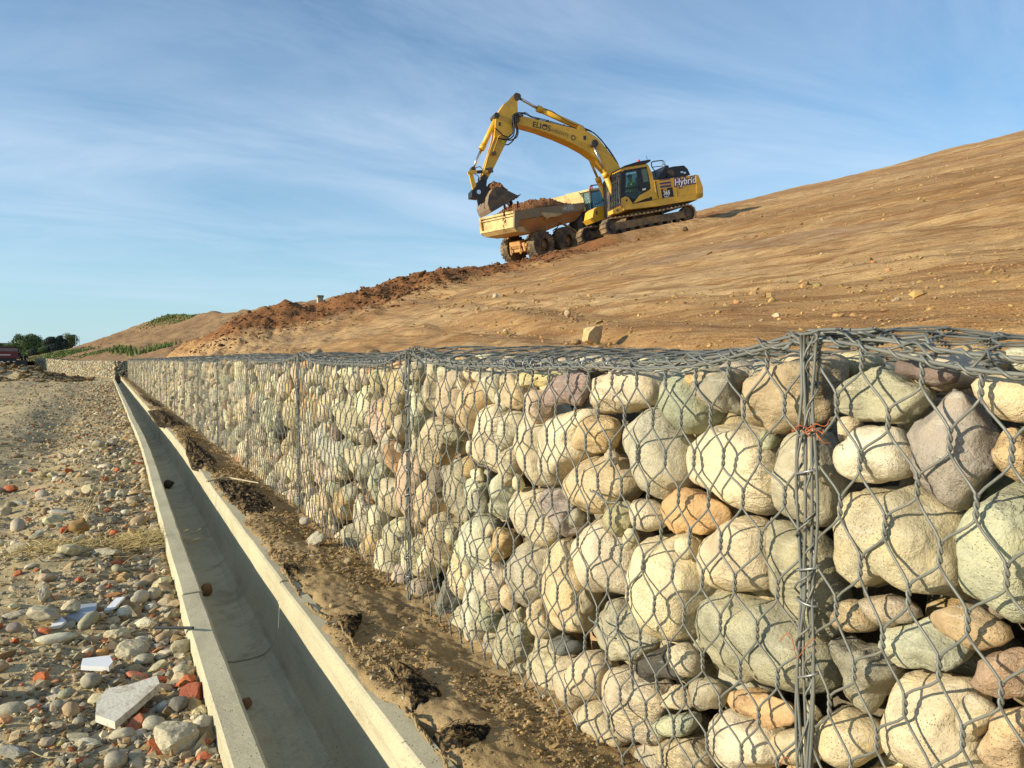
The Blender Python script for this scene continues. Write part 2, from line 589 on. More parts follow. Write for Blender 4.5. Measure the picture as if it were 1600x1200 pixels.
M_CLOTH = m_flat('dark_work_cloth', (0.025, 0.026, 0.03), 0.9, 0, 0.2)
M_TILEG = m_flat('grey_ceramic', (0.34, 0.36, 0.37), 0.35, 0, 0.04)
M_TILEW = m_flat('white_ceramic', (0.78, 0.79, 0.78), 0.4, 0, 0.03, (0.5, 0.42, 0.3), 14, (0.58, 0.75))
M_GEO = m_flat('black_geotextile', (0.013, 0.013, 0.012), 1.0, 0, 0.5, (0.20, 0.135, 0.062), 26, (0.47, 0.60), bump=1.0, scale=220, spec=0.06)
M_WOOD = m_flat('bleached_wood', (0.50, 0.42, 0.28), 0.8, 0, 0.2, scale=60)
M_STRAW = m_flat('dry_straw', (0.58, 0.45, 0.19), 0.8, 0, 0.25, scale=15)
M_PLAST = m_flat('white_plastic_sheet', (0.8, 0.8, 0.78), 0.4, 0, 0.05)


def m_glass(name, tintc, rough=0.06, alpha=0.5):
    m, nt, b = new_mat(name)
    put(nt, b, tintc, rough, spec=0.6)
    b.inputs['Transmission Weight'].default_value = alpha
    b.inputs['IOR'].default_value = 1.12
    return m


M_GLASS = m_glass('cab_glass', (0.30, 0.44, 0.46), 0.04, 0.85)
M_GLASS2 = m_glass('dusty_cab_glass', (0.45, 0.62, 0.55), 0.1, 0.75)


def m_leaf(name, c1, c2):
    m, nt, b = new_mat(name)
    v = noise(nt, wpos(nt), 0.8, 4)
    put(nt, b, mixc(nt, ramp(nt, v, [(0.35, 0.0), (0.65, 1.0)]), c1, c2), 0.7, spec=0.25)
    return m


M_LEAF = m_leaf('leaf_green', (0.055, 0.095, 0.028), (0.10, 0.14, 0.045))
M_LEAFD = m_leaf('leaf_dark', (0.022, 0.035, 0.030), (0.04, 0.055, 0.04))
M_LEAFY = m_leaf('leaf_yellow_green', (0.11, 0.13, 0.045), (0.15, 0.16, 0.06))
M_GRASS = m_leaf('grass_green', (0.10, 0.15, 0.035), (0.16, 0.20, 0.06))
M_BARK = m_flat('bark', (0.10, 0.075, 0.05), 0.9, 0, 0.3)
# ------------------------------------------------------------------ the terrain
A = 1.118                                   # the wall's face stands on the plane x = A


def sstep(x, a, b):
    t = np.clip((np.asarray(x, float) - a) / (b - a), 0, 1)
    return t * t * (3 - 2 * t)


def drain_dx(y):
    return 0.10 * sstep(y, 1.5, 11.0)


def yedge(X, Y=None):
    return 26.0 + 0.25 * (X - 2.2)


def xwall_far(Y):
    return 0.45 - (np.asarray(Y, float) - 50.3) * 0.268


def hill_z(X, Y):
    X = np.asarray(X, float)
    Y = np.asarray(Y, float)
    base = 0.93 + 0.283 * np.maximum(X - 2.15, -1)
    base = base + 0.10 * fb2(X, Y, 0.16, 0.09, 3, 3) * np.minimum(1, (X - 1.9) / 4).clip(0, 1) + 0.035 * fb2(X, Y, 1.1, 0.35, 4, 5) + 0.014 * fb2(X, Y, 4.5, 2.0, 3, 9)
    ca, sa = math.cos(rad(15)), math.sin(rad(15))
    xr, yr = X * ca - Y * sa, X * sa + Y * ca
    rg = fb2(xr, yr, 0.75, 0.05, 5, 13, 0.6)
    base = base + 0.075 * (np.abs(rg) - 0.3) + 0.035 * fb2(xr, yr, 2.6, 0.14, 4, 15, 0.6)
    base = base + 0.55 * fb2(X, Y, 0.055, 0.055, 4, 17) * sstep(X, 24, 55)
    w = fb2(X, Y, 0.22, 0.22, 4, 21)
    d = Y - yedge(X) + 1.6 * w
    fresh = sstep(d, -4.6, 0.2)
    toe = sstep(X, 2.0, 4.2)
    fade = 1 - sstep(X, 24, 38)
    amp = (0.92 - 0.18 * sstep(X, 5, 9) - 0.42 * sstep(X, 11, 17)) * toe * (0.35 + 0.65 * fade)
    lump = fb2(X, Y, 0.9, 0.9, 5, 31, 0.58)
    rid = np.exp(-((d - 0.3) / 1.5) ** 2) * toe * fade * (0.20 * np.abs(fb2(X, Y, 0.5, 0.5, 3, 41))) * (1 - 0.8 * sstep(X, 11, 17))
    sink = sstep(X, 4, 9) * np.clip(d - 12, 0, 40) * 0.16 * (1 - sstep(X, 30, 48)) + sstep(X, 4, 9) * 1.2 * sstep(d, 12, 16) * (1 - sstep(X, 30, 48))
    base = base - sink - 0.45 * sstep(d, 3.0, 6.0) * (1 - sstep(X, 26, 40))
    z = base + fresh * amp + ((0.15 - 0.05 * sstep(X, 11, 17)) * lump + 0.06 * fb2(X, Y, 4, 4, 3, 44)) * fresh * toe * (0.25 + 0.75 * fade) + rid
    return z, np.clip(fresh * toe * (0.15 + 0.85 * fade) * (1 - 0.55 * sstep(d, 3, 8)), 0, 1)


def pose(fwd_yaw, pitch, roll=0.0):
    """local x forward, y left, z up"""
    f = Vector((math.sin(fwd_yaw) * math.cos(pitch), math.cos(fwd_yaw) * math.cos(pitch), math.sin(pitch)))
    l = Vector((0, 0, 1)).cross(f).normalized()
    u = f.cross(l)
    M = Matrix((f, l, u)).transposed()
    return M @ Matrix.Rotation(roll, 3, 'X')


def R1(x, y):
    return 720 + x / 4.0, 130 + y / 4.0                       # the close-up the machines were measured on


_r = pose(rad(278), -rad(12.4))
EXC_M = Matrix.Translation(Vector(P(*R1(1180, 892), 36.5)) - _r @ Vector((0, 1.3, 0.16))) @ _r.to_4x4()
_r = pose(rad(77), rad(12.3))
TRUCK_M = Matrix.Translation(Vector(P(*R1(512, 1010), 42.6)) - _r @ Vector((0, -1.3, .8))) @ _r.to_4x4()
PADS = [(TRUCK_M.inverted(), -1.6, 8.0, 1.9), (EXC_M.inverted(), -2.6, 2.6, 1.9)]


def build_hill():
    xs = [2.03]
    while xs[-1] < 120:
        xs.append(xs[-1] + 0.035 + 0.0105 * (xs[-1] - 2.0))
    ys = [-5.0]
    while ys[-1] < 72:
        y = ys[-1]
        ys.append(y + (0.06 if y < 7 else min(0.06 + 0.018 * (y - 7), 0.2 if y < 48 else 0.6)))
    X, Y, F = grid(np.array(xs), np.array(ys))
    Z, fr = hill_z(X, Y)
    far = sstep(Y, 48, 56)
    Z = Z - far * 2.5 * (1 - sstep(X, 30, 48))                   # dives under the far hill
    for Mi, x0, x1, hw in PADS:                                   # the ground the machines have settled on
        Mm = np.array(Mi.inverted())
        lx = Mi[0][0] * X + Mi[0][1] * Y + Mi[0][2] * Z + Mi[0][3]
        ly = Mi[1][0] * X + Mi[1][1] * Y + Mi[1][2] * Z + Mi[1][3]
        n_ = Mm[:3, 2]
        o_ = Mm[:3, 3] + n_ * 0.03
        pz = o_[2] - (n_[0] * (X - o_[0]) + n_[1] * (Y - o_[1])) / n_[2]
        k = sstep(lx, x0 - 1.4, x0) * (1 - sstep(lx, x1, x1 + 1.4)) * (1 - sstep(np.abs(ly), hw, hw + 1.3))
        Z = Z * (1 - k) + (pz + 0.05 * fb2(X, Y, 2, 2, 3, 37)) * k
    mk('hillside', np.stack([X, Y, Z], -1).reshape(-1, 3), F, M_HILL, attrs={'fresh': fr.ravel()}, kind='structure')


build_hill()


def far_hill_z(X, Y):
    e = X - (xwall_far(Y) + 0.9)
    s = np.interp(e, [-2, 0, 4.7, 9.1, 12.5, 15, 18, 40, 90], [.9, .92, 2.15, 3.7, 5.1, 5.05, 4.8, 4.8, 4.8])
    b = 0.25 * np.exp(-(((X - 4.6) / 2.2) ** 2 + ((Y - 80) / 6.0) ** 2))
    g = 0.18 * fb2(X, Y, 0.25, 0.25, 4, 61) * sstep(e, 0, 3) + 0.10 * fb2(X, Y, 1.2, 1.2, 3, 66) * sstep(e, 0, 2)
    k = sstep(Y, 84, 97)
    return (s + b + g) * (1 - k) - 0.6 * k


def build_far_hill():
    xs = np.concatenate([np.linspace(0, 26, 170), np.linspace(26.5, 90, 60)])
    ys = np.concatenate([np.linspace(46.5, 84, 190), np.linspace(84.5, 110, 40)])
    E, Y, F = grid(xs, ys)
    X = E + xwall_far(Y) + 0.85
    Z = far_hill_z(X, Y)
    mk('far_hill', np.stack([X, Y, Z], -1).reshape(-1, 3), F, M_FARHILL, kind='structure')


build_far_hill()


def road_z(X, Y):
    X = np.asarray(X, float)
    Y = np.asarray(Y, float)
    e = 0.25 + drain_dx(Y) - X                        # metres left of the drain
    z = -0.035 - 0.012 * sstep(e, 0.0, 0.25)
    z = z + 0.05 * fb2(X, Y, 0.8, 0.5, 3, 71) * sstep(e, 0.05, 0.5) + 0.02 * fb2(X, Y, 4, 4, 4, 75) * sstep(e, 0.02, 0.2)
    z = z + 0.004 * fb2(X, Y, 30, 30, 2, 78)
    z = z - 0.07 * np.exp(-((e - 0.95) / 0.33) ** 2) * sstep(Y, 3, 6) * (1 - sstep(Y, 13, 20))     # wheel rut
    z = z + 0.10 * np.exp(-((e - 1.7) / 0.5) ** 2) * sstep(Y, 9, 14) * (1 - sstep(Y, 30, 40)) * (0.6 + 0.4 * fb2(X, Y, 0.4, 0.3, 2, 80))
    z = z + 0.55 * sstep(Y, 46, 58) * sstep(-X, 2.0, 5.5)
    m = np.exp(-((Y - 46.5) / 2.2) ** 2) * sstep(-X, 0.9, 3.5) * (0.55 + 0.35 * fb2(X, Y, 0.7, 0.7, 3, 82))
    return z + m


def build_road():
    ys = [-4.0]
    while ys[-1] < 150:
        y = ys[-1]
        ys.append(y + (0.03 if y < 5 else min(0.03 + 0.012 * (y - 5), 1.5)))
    es = [0.0]
    while es[-1] < 90:
        es.append(es[-1] + 0.018 + 0.016 * es[-1])
    E, Y, F = grid(np.array(es), np.array(ys))
    X = 0.25 + drain_dx(Y) - E
    Z = road_z(X, Y)
    mk('gravel_road', np.stack([X, Y, Z], -1).reshape(-1, 3), F, M_ROAD, kind='structure')


build_road()
g = 1800.0
mk('ground', [(-g, -g, -0.75), (g, -g, -0.75), (g, g, -0.75), (-g, g, -0.75)], np.array([[0, 1, 2, 3]]), M_ROAD, kind='structure')


def strip_z(X, Y):
    lip = 0.73 + drain_dx(Y)
    xe = lip - 0.050 + 0.045 * fb2(X * 0, Y, 1, 2.6, 3, 91) + 0.02 * fb2(X * 0, Y, 1, 14, 2, 93)
    xe = xe + 0.05 * (1 - sstep(Y, 1.2, 2.3))
    d = X - xe
    t = (X - lip) / (A - lip)
    top = 0.052 - 0.045 * sstep(t, 0.1, 1.0) + 0.017 * fb2(X, Y, 3.0, 1.6, 4, 95) * sstep(d, 0.02, 0.2) + 0.0065 * fb2(X, Y, 19, 13, 5, 97, 0.62) + 0.004 * fb2(X, Y, 60, 60, 2, 99)
    return np.where(d > 0, np.maximum(top, 0.044 - np.clip(d - 0.05, 0, 1)) * sstep(d, -0.004, 0.03) + (1 - sstep(d, -0.004, 0.03)) * 0.034, 0.031 + d * 3.0)


def build_strip():
    ys = [-2.0]
    while ys[-1] < 50.2:
        y = ys[-1]
        ys.append(y + (0.012 if 0.8 < y < 4.5 else 0.03 if y < 0.8 else min(0.012 + 0.008 * (y - 4.5), 0.25)))
    ts = np.linspace(0, 1, 62)
    T, Y, F = grid(ts, np.array(ys))
    X = 0.662 + drain_dx(Y) + T * (A + 0.12 - 0.662 - drain_dx(Y))
    Z = strip_z(X, Y)
    mk('soil_strip', np.stack([X, Y, Z], -1).reshape(-1, 3), F, M_STRIP, kind='structure')


build_strip()

# ------------------------------------------------------------------ the concrete drain
ORD = ['first', 'second', 'third', 'fourth', 'fifth', 'sixth', 'seventh', 'eighth', 'ninth', 'tenth', 'eleventh', 'twelfth',
       'thirteenth', 'fourteenth', 'fifteenth', 'sixteenth', 'seventeenth', 'eighteenth']


def build_drain():
    prof = [(.25, -.36), (.25, .028), (.258, .038), (.322, .040), (.331, .034), (.343, -.15), (.352, -.205), (.372, -.247), (.405, -.272), (.45, -.28), (.53, -.28),
            (.575, -.272), (.608, -.247), (.628, -.205), (.637, -.15), (.649, .034), (.658, .040), (.722, .038), (.73, .028), (.73, -.36)]
    # denser profile for a slightly uneven cast surface
    pr = []
    for i in range(len(prof)):
        a, b = np.array(prof[i]), np.array(prof[(i + 1) % len(prof)])
        n = max(1, int(np.linalg.norm(b - a) / 0.03))
        for k in range(n):
            pr.append(a + (b - a) * k / n)
    pr = np.array(pr)
    m = len(pr)
    yj = float(on_z(395, 1030, -0.28)[1])
    L = 2.43
    k = 0
    y = yj - 2 * L
    while y < 46:
        ny = 26
        jx, jz, jr = rng.normal(0, 0.0022), rng.normal(0, 0.0025), rng.normal(0, 0.001)
        yy = y + np.concatenate([[0.005, 0.009], np.linspace(0.03, L - 0.03, ny - 4), [L - 0.009, L - 0.005]])
        X = np.repeat(pr[None, :, 0], ny, 0) + jx
        Z = np.repeat(pr[None, :, 1], ny, 0) + jz
        Y = np.repeat(yy[:, None], m, 1)
        X = X + drain_dx(Y) + 0.0018 * fb2(X * 8, Y, 5, 5, 3, 111) + jr * (Y - y)
        Z = Z + 0.0022 * fb2(X, Y, 6, 2.5, 2, 117)
        V = np.stack([X, Y, Z], -1)
        c = V.mean(1)
        V[0] += (V[1].mean(0) - V[1]) * 0.012
        V[-1] += (V[-2].mean(0) - V[-2]) * 0.012
        i = np.arange(ny - 1)[:, None] * m
        j = np.arange(m)[None]
        F = np.stack([i + j, i + (j + 1) % m, i + m + (j + 1) % m, i + m + j], -1).reshape(-1, 4)
        caps = [np.arange(m)[None, ::-1], np.arange(m)[None] + (ny - 1) * m]
        mud = (sstep(-Z, 0.16, 0.30) * sstep(X, 0.30, 0.4)).ravel() * 0.9
        base = np.array((0.49, y, 0.0))
        if k >= 1:
            lab = ('nearest' if k == 1 else ORD[k - 1]) + ' precast concrete drain channel segment counted from the camera' if k < 15 else 'precast concrete drain channel segment far off near the bend in the stone wall'
        else:
            lab = 'precast concrete drain channel segment cut off by the bottom edge of the photo'
        dr = mk('drain_channel', V.reshape(-1, 3) - base, [F] + caps, M_CONC, smooth=True, attrs={'mud': mud}, loc=base,
           label=lab, cat='drain channel', group='concrete drain channel segments')
        dr.data.set_sharp_from_angle(angle=rad(24))
        y += L
        k += 1


build_drain()
# ------------------------------------------------------------------ the gabion wall
GL = 2.05
Y0 = 0.958 - GL
PAL = [((.53, .475, .345), 7), ((.59, .54, .41), 7), ((.48, .42, .29), 4), ((.43, .41, .32), 5), ((.33, .33, .265), 2.5), ((.39, .405, .325), 2.4), ((.52, .51, .43), 4),
       ((.47, .35, .20), 2.2), ((.38, .33, .29), .9), ((.30, .25, .22), .5), ((.20, .205, .185), .8), ((.53, .45, .34), 2), ((.12, .12, .115), .3), ((.45, .28, .17), .6)]
PW = np.array([w for _, w in PAL])
PW = PW / PW.sum()
PC = np.array([c for c, _ in PAL])


def rock_tint(n=1, r=rng):
    c = PC[r.choice(len(PC), n, p=PW)] * (1.05, 1.0, .87)
    return np.clip(c * r.normal(1, 0.08, (n, 1)) * r.normal(1, 0.03, (n, 3)), 0.03, 0.7)


def px_wall(u, v):
    p = on_x(u, v, A + 0.036)         # the widest part of a stone lies a little behind the face
    return np.array((p[1], p[2]))


# the big stones in front: pixel centre, half axes and tilt as measured, colour, kind ('r' round, 'a' angular)
HERO = [
    (1379, 620, 73, 41, -10, (.36, .365, .27), 'f'), (1361, 710, 55, 45, 0, (.64, .60, .49), 'r'), (1487, 707, 103, 68, 82, (.34, .315, .30), 'b'),
    (1399, 853, 110, 92, 20, (.46, .425, .30), 'b'), (1560, 862, 118, 66, 85, (.42, .46, .35), 'r'), (1332, 966, 32, 24, 25, (.42, .34, .21), 'r'),
    (1390, 950, 44, 27, 15, (.36, .31, .24), 'b'), (1455, 1016, 82, 46, 6, (.42, .46, .37), 'a'), (1338, 1060, 80, 42, 80, (.30, .30, .245), 'a'),
    (1455, 1141, 98, 84, 15, (.60, .53, .385), 'r'), (1574, 1060, 50, 44, 60, (.38, .27, .20), 'a'), (1520, 978, 60, 36, 10, (.48, .36, .21), 'r'),
    (1578, 620, 62, 36, 25, (.60, .50, .33), 'r'), (1588, 707, 45, 33, 70, (.58, .42, .22), 'b'), (1432, 582, 50, 26, 5, (.22, .17, .165), 'a'),
    (1535, 1120, 40, 50, 40, (.46, .41, .29), 'r'), (1318, 1155, 50, 40, 30, (.53, .46, .31), 'r'), (1580, 1155, 48, 70, 0, (.54, .40, .25), 'a'),
    (1210, 611, 64, 63, 0, (.45, .365, .24), 'b'), (1128, 731, 83, 58, 40, (.60, .54, .40), 'r'), (1238, 747, 78, 44, 86, (.47, .45, .345), 'r'),
    (1058, 622, 66, 38, 75, (.30, .345, .265), 'r'), (1114, 608, 48, 36, 60, (.31, .31, .26), 'a'), (970, 609, 49, 38, -15, (.58, .51, .385), 'b'),
    (1012, 712, 78, 44, 74, (.43, .425, .345), 'r'), (1080, 801, 52, 36, 15, (.54, .345, .165), 'b'), (1014, 806, 29, 20, 60, (.58, .52, .385), 'r'),
    (1036, 918, 91, 51, 85, (.61, .555, .385), 'r'), (1146, 873, 63, 54, 60, (.57, .495, .355), 'r'), (1245, 905, 96, 40, 72, (.37, .36, .255), 'r'),
    (1170, 1010, 108, 74, 38, (.35, .36, .275), 'b'), (1035, 1038, 42, 33, 10, (.085, .085, .08), 'a'), (1076, 1028, 27, 20, 60, (.50, .45, .33), 'r'),
    (988, 1103, 65, 46, 62, (.49, .43, .33), 'r'), (1056, 1132, 46, 20, 2, (.39, .43, .325), 'a'), (1192, 1105, 69, 33, 12, (.55, .36, .19), 'a'),
    (1148, 1162, 61, 48, 40, (.62, .57, .445), 'r'), (1060, 1090, 26, 20, 10, (.54, .47, .32), 'a'), (1108, 1083, 29, 26, 45, (.40, .37, .28), 'a'),
    (1243, 1165, 38, 27, 10, (.49, .43, .29), 'r'), (1072, 1184, 45, 32, 20, (.46, .40, .27), 'r'),
    (927, 757, 53, 46, 40, (.51, .42, .27), 'r'), (932, 680, 39, 29, -35, (.57, .43, .24), 'b'), (880, 697, 69, 38, -62, (.60, .55, .42), 'r'),
    (829, 695, 67, 21, 86, (.57, .52, .39), 'r'), (893, 612, 46, 28, -15, (.31, .235, .235), 'a'), (940, 874, 71, 45, 70, (.54, .49, .39), 'r'),
    (958, 980, 60, 42, 70, (.38, .38, .30), 'a'), (880, 922, 76, 24, 80, (.58, .48, .30), 'r'), (828, 898, 52, 29, 86, (.40, .385, .31), 'r'),
    (833, 808, 48, 30, 56, (.51, .47, .35), 'r'), (752, 850, 48, 21, 86, (.49, .52, .41), 'r'), (872, 800, 40, 22, 62, (.34, .30, .295), 'a'),
    (760, 683, 55, 24, 86, (.60, .54, .41), 'r'), (733, 634, 41, 18, 95, (.49, .39, .245), 'r'), (761, 606, 24, 12, 90, (.53, .51, .39), 'a'),
    (843, 593, 34, 16, 0, (.52, .46, .23), 'a'), (906, 1064, 54, 36, 62, (.52, .45, .33), 'r'), (889, 1010, 24, 18, 20, (.14, .16, .165), 'a'),
    (940, 1123, 50, 25, 50, (.49, .43, .29), 'r'),
]


def zedge(y):
    y = np.asarray(y, float)
    d = (y - 0.958 + GL * 60 + GL / 2) % GL - GL / 2
    near = 0.978 + 0.055 * np.exp(-(d / 0.22) ** 2)
    far = 1.0 + 0.03 * np.exp(-(d / 0.3) ** 2) + 0.012 * np.sin(y * 1.7)
    return near + (far - near) * sstep(y, 3.5, 7)


def bulge(y, z):
    s = ((np.asarray(y, float) - Y0) % GL) / GL
    zz = np.clip(np.asarray(z, float) / 0.99, 0, 1)
    n = 0.6 + 0.6 * fb2(y, z, 1.7, 2.1, 2, 131)
    return 0.045 * np.sin(np.pi * s) ** 0.5 * np.sin(np.pi * (0.06 + 0.88 * zz)) ** 0.6 * np.clip(n, 0.15, 1.2)


NTH = 56
TH_ = np.arange(NTH) * 2 * math.pi / NTH
DIRS = np.stack([np.cos(TH_), np.sin(TH_)], 1)


def pack(k, heroes, r, classes, tries, y0=None, gl=GL, edge=zedge):
    """ellipses on the wall face of one basket: centres and inverse axis matrices"""
    y0 = Y0 + k * GL if y0 is None else y0
    C, MI, MM, meta = [], [], [], []
    for c, M, col, kind in heroes:
        C.append(c)
        MM.append(M)
        MI.append(np.linalg.inv(M))
        meta.append((col, kind, True))
    for (ra, rb), nt in zip(classes, tries):
        for _ in range(nt):
            ra_ = r.uniform(rb, ra)
            c = np.array((r.uniform(y0 + ra_ * 0.75, y0 + gl - ra_ * 0.75), r.uniform(ra_ * 0.3 - 0.05, 0.99 - ra_ * 0.8)))
            asp = r.uniform(1.0, 1.75)
            th = r.normal(math.pi / 2, 0.6)
            a, b = ra_ * math.sqrt(asp), ra_ / math.sqrt(asp)
            R = np.array([[math.cos(th), -math.sin(th)], [math.sin(th), math.cos(th)]])
            M = R @ np.diag((a, b))
            Mi = np.linalg.inv(M)
            if C:
                d = np.array(C) - c
                L = np.linalg.norm(d, axis=1) + 1e-9
                if L.min() < ra_ * 0.6:
                    continue
                u = d / L[:, None]
                ri = 1 / np.linalg.norm(u @ Mi.T, axis=1)
                rj = 1 / np.linalg.norm(np.einsum('nij,nj->ni', np.array(MI), u), axis=1)
                if (L < 0.90 * (ri + rj)).any():
                    continue
            C.append(c)
            MM.append(M)
            MI.append(Mi)
            meta.append((None, 'a' if r.random() < 0.42 else ('b' if r.random() < 0.5 else 'r'), False))
    C, MI = np.array(C), np.array(MI)
    outl = np.zeros((len(C), NTH))
    T = np.linspace(0.05, 1, 22)
    for i in range(len(C)):
        hero = meta[i][2]
        q_ = np.abs(DIRS @ MI[i].T)
        pw = 2.35 if hero else 2.0 + 1.5 * r.random()
        r0 = (1.14 if hero else 1.26) / (q_ ** pw).sum(1) ** (1 / pw)
        pts = C[i] + DIRS[:, None] * (r0[:, None] * T)[..., None]
        di = np.linalg.norm((pts - C[i]) @ MI[i].T, axis=2)
        near = np.linalg.norm(C - C[i], axis=1) < 0.5
        near[i] = False
        ok = np.ones(pts.shape[:2], bool)
        for j in np.nonzero(near)[0]:
            dj = np.linalg.norm((pts - C[j]) @ MI[j].T, axis=2)
            ok &= ~(dj < di * 1.0)
        sl = 0.05 if hero else -0.012
        ok &= (pts[..., 0] > y0 - sl) & (pts[..., 0] < y0 + gl + sl) & (pts[..., 1] < edge(pts[..., 0]) - 0.006)
        bad = ~ok
        first = np.where(bad.any(1), bad.argmax(1), len(T))
        rr = r0 * np.where(first >= len(T), 1.0, T[np.clip(first - 1, 0, None)]) * 0.985
        w = np.array((1, 3, 5, 3, 1.0)) if meta[i][1] != 'a' else np.array((0, 1, 3, 1, 0.0))
        w /= w.sum()
        sm = sum(np.roll(rr, q - 2) * w[q] for q in range(5))
        outl[i] = np.minimum(sm, rr * 1.05)
    return C, outl, meta


def stone_verts(out, rx, sub, kind, seed, r=rng):
    V = ICO[sub][0].copy()
    rr_ = np.random.default_rng(seed)
    if kind == 'a':
        nk, lo, hi, kk = 12, 0.52, 0.82, 0.98
    elif kind == 'b':
        nk, lo, hi, kk = 8, 0.66, 0.90, 0.9
    elif kind == 'f':
        nk, lo, hi, kk = 1, 0.5, 0.55, 0.96
    else:
        nk, lo, hi, kk = 4, 0.76, 0.95, 0.75
    for _ in range(nk):
        n = rr_.normal(size=3)
        if kind == 'f':
            n = np.array((-1, 0.05, 0.15))
        n /= np.linalg.norm(n)
        h = rr_.uniform(lo, hi)
        d = V @ n - h
        V = V - np.where(d > 0, d * kk, 0)[:, None] * n
    o = rr_.uniform(0, 50, 3)
    q = V / (np.linalg.norm(V, axis=1, keepdims=True) + 1e-9)
    if sub >= 2:
        V = V * (1 + (0.07 if kind == 'r' else 0.10) * fbm(q * 1.3 + o, 2, 1) + (0.026 if kind == 'r' else 0.055) * fbm(q * 3.6 + o, 5, 2, 0.62))[:, None]
    else:
        V = V * (1 + rr_.normal(0, 0.06, (len(V), 1)))
    rho = np.sqrt(V[:, 1] ** 2 + V[:, 2] ** 2)
    th = np.arctan2(V[:, 2], V[:, 1]) % (2 * math.pi)
    rr = np.interp(th, np.append(TH_, 2 * math.pi), np.append(out, out[0]))
    lat = rr * np.clip(rho, 0, 1.2) ** 0.86
    W_ = np.stack([np.sign(V[:, 0]) * np.abs(V[:, 0]) ** 0.92 * rx, lat * np.cos(th), lat * np.sin(th)], 1)
    return W_


def hexmesh(y0, y1, ztop, nrow, fmap, lod, seed, w=0.0945, step=0.0855, tw=0.040, wr=0.0021, jit=0.007, sag=None):
    """double twisted hexagonal netting; fmap(y, depth-along-the-face, out) gives the points"""
    ncol = max(2, int(round((y1 - y0) / w)))
    w = (y1 - y0) / ncol
    rows = []
    for r_ in range(nrow):
        n = ncol + 1 if r_ % 2 == 0 else ncol
        yy = y0 + (np.arange(n) + (0 if r_ % 2 == 0 else 0.5)) * w
        zz = np.full(n, r_ * step + 0.004)
        jy = fbm(np.stack([yy * 7, zz * 7, np.full(n, seed * 1.7)], 1), 2, seed) * jit
        jz = fbm(np.stack([yy * 6, zz * 6, np.full(n, seed * 2.9)], 1), 2, seed + 5) * jit * (r_ > 0)
        rows.append((np.clip(yy + jy, y0 + 0.002, y1 - 0.002), zz + jz))
    acc = Acc()
    sides = (7, 5, 3)[lod]
    tr = wr * 1.08
    for r_ in range(nrow):
        yy, zz = rows[r_]
        n = len(yy)
        hp = (13, 7, 2)[lod]
        tt = np.linspace(0, 1, hp)
        for s_ in ((0, 1) if lod < 2 else (0,)):
            ph = math.pi * (1 - s_) + 3 * math.pi * tt
            if lod < 2:
                py = yy[:, None] + np.cos(ph) * tr
                po = np.tile(np.sin(ph) * tr, (n, 1))
            else:
                py, po = np.tile(yy[:, None], (1, hp)), np.zeros((n, hp))
            pz = zz[:, None] + tt * tw
            if lod < 2 and r_ + 1 < nrow:
                ny_, nz_ = rows[r_ + 1]
                off = 1 if s_ == 0 else 0                      # this strand leaves to the right or to the left
                idx = np.arange(n) + (off - 1 if r_ % 2 == 0 else off)
                ci = np.clip(idx, 0, len(ny_) - 1)
                ty = np.where((idx < 0) | (idx >= len(ny_)), np.where(idx < 0, y0, y1), ny_[ci] + (-tr if s_ == 0 else tr))
                tz = nz_[ci]
                nd = 3 if lod == 0 else 1
                f = (np.arange(1, nd + 1) / (nd + 1.0))[None]
                e = f * f * (3 - 2 * f) * 0.35 + f * 0.65
                dy = py[:, -1:] + (ty[:, None] - py[:, -1:]) * e
                dz = pz[:, -1:] + (tz[:, None] - pz[:, -1:]) * f
                py = np.concatenate([py, dy, ty[:, None]], 1)
                pz = np.concatenate([pz, dz, tz[:, None]], 1)
                po = np.concatenate([po, np.zeros((n, nd + 1))], 1)
            if lod == 2 and r_ + 1 < nrow:
                ny_, nz_ = rows[r_ + 1]
                for off in (0, 1):
                    idx = np.arange(n) + (off - 1 if r_ % 2 == 0 else off)
                    g_ = (idx >= 0) & (idx < len(ny_))
                    q = np.stack([np.stack([yy[g_], ny_[idx[g_]]], 1), np.stack([zz[g_] + tw, nz_[idx[g_]]], 1), np.zeros((g_.sum(), 2))], -1)
                    acc.add(*tubes(fmap(q[..., 0], q[..., 1], q[..., 2]), wr, sides))
            rad_ = wr if lod < 2 else wr * 1.7
            acc.add(*tubes(fmap(py, pz, po), rad_, sides))
    return acc


def spiral(path, r, turns, wr, n=None, sides=5, jitter=0.15, seed=0, ref=(1, 0, 0.2)):
    """a wire wound round a path (k, 3)"""
    path = np.asarray(path, float)
    rr = np.random.default_rng(seed)
    n = n or int(turns * 9)
    t = np.linspace(0, 1, n)
    q = np.stack([np.interp(t, np.linspace(0, 1, len(path)), path[:, i]) for i in range(3)], 1)
    tg = np.gradient(q, axis=0)
    tg /= np.linalg.norm(tg, axis=1, keepdims=True)
    a = np.cross(tg, ref)
    a /= np.linalg.norm(a, axis=1, keepdims=True)
    b = np.cross(tg, a)
    ph = 2 * math.pi * turns * (t + 0.35 / turns * np.interp(t, np.linspace(0, 1, 9), rr.normal(0, 1, 9)))
    rad_ = r * (1 + jitter * np.interp(t, np.linspace(0, 1, int(turns) + 2), rr.normal(0, 1, int(turns) + 2)))
    q = q + rad_[:, None] * (a * np.cos(ph)[:, None] + b * np.sin(ph)[:, None])
    return tubes(q, wr, sides, (0.3, 0.5, 0.8))


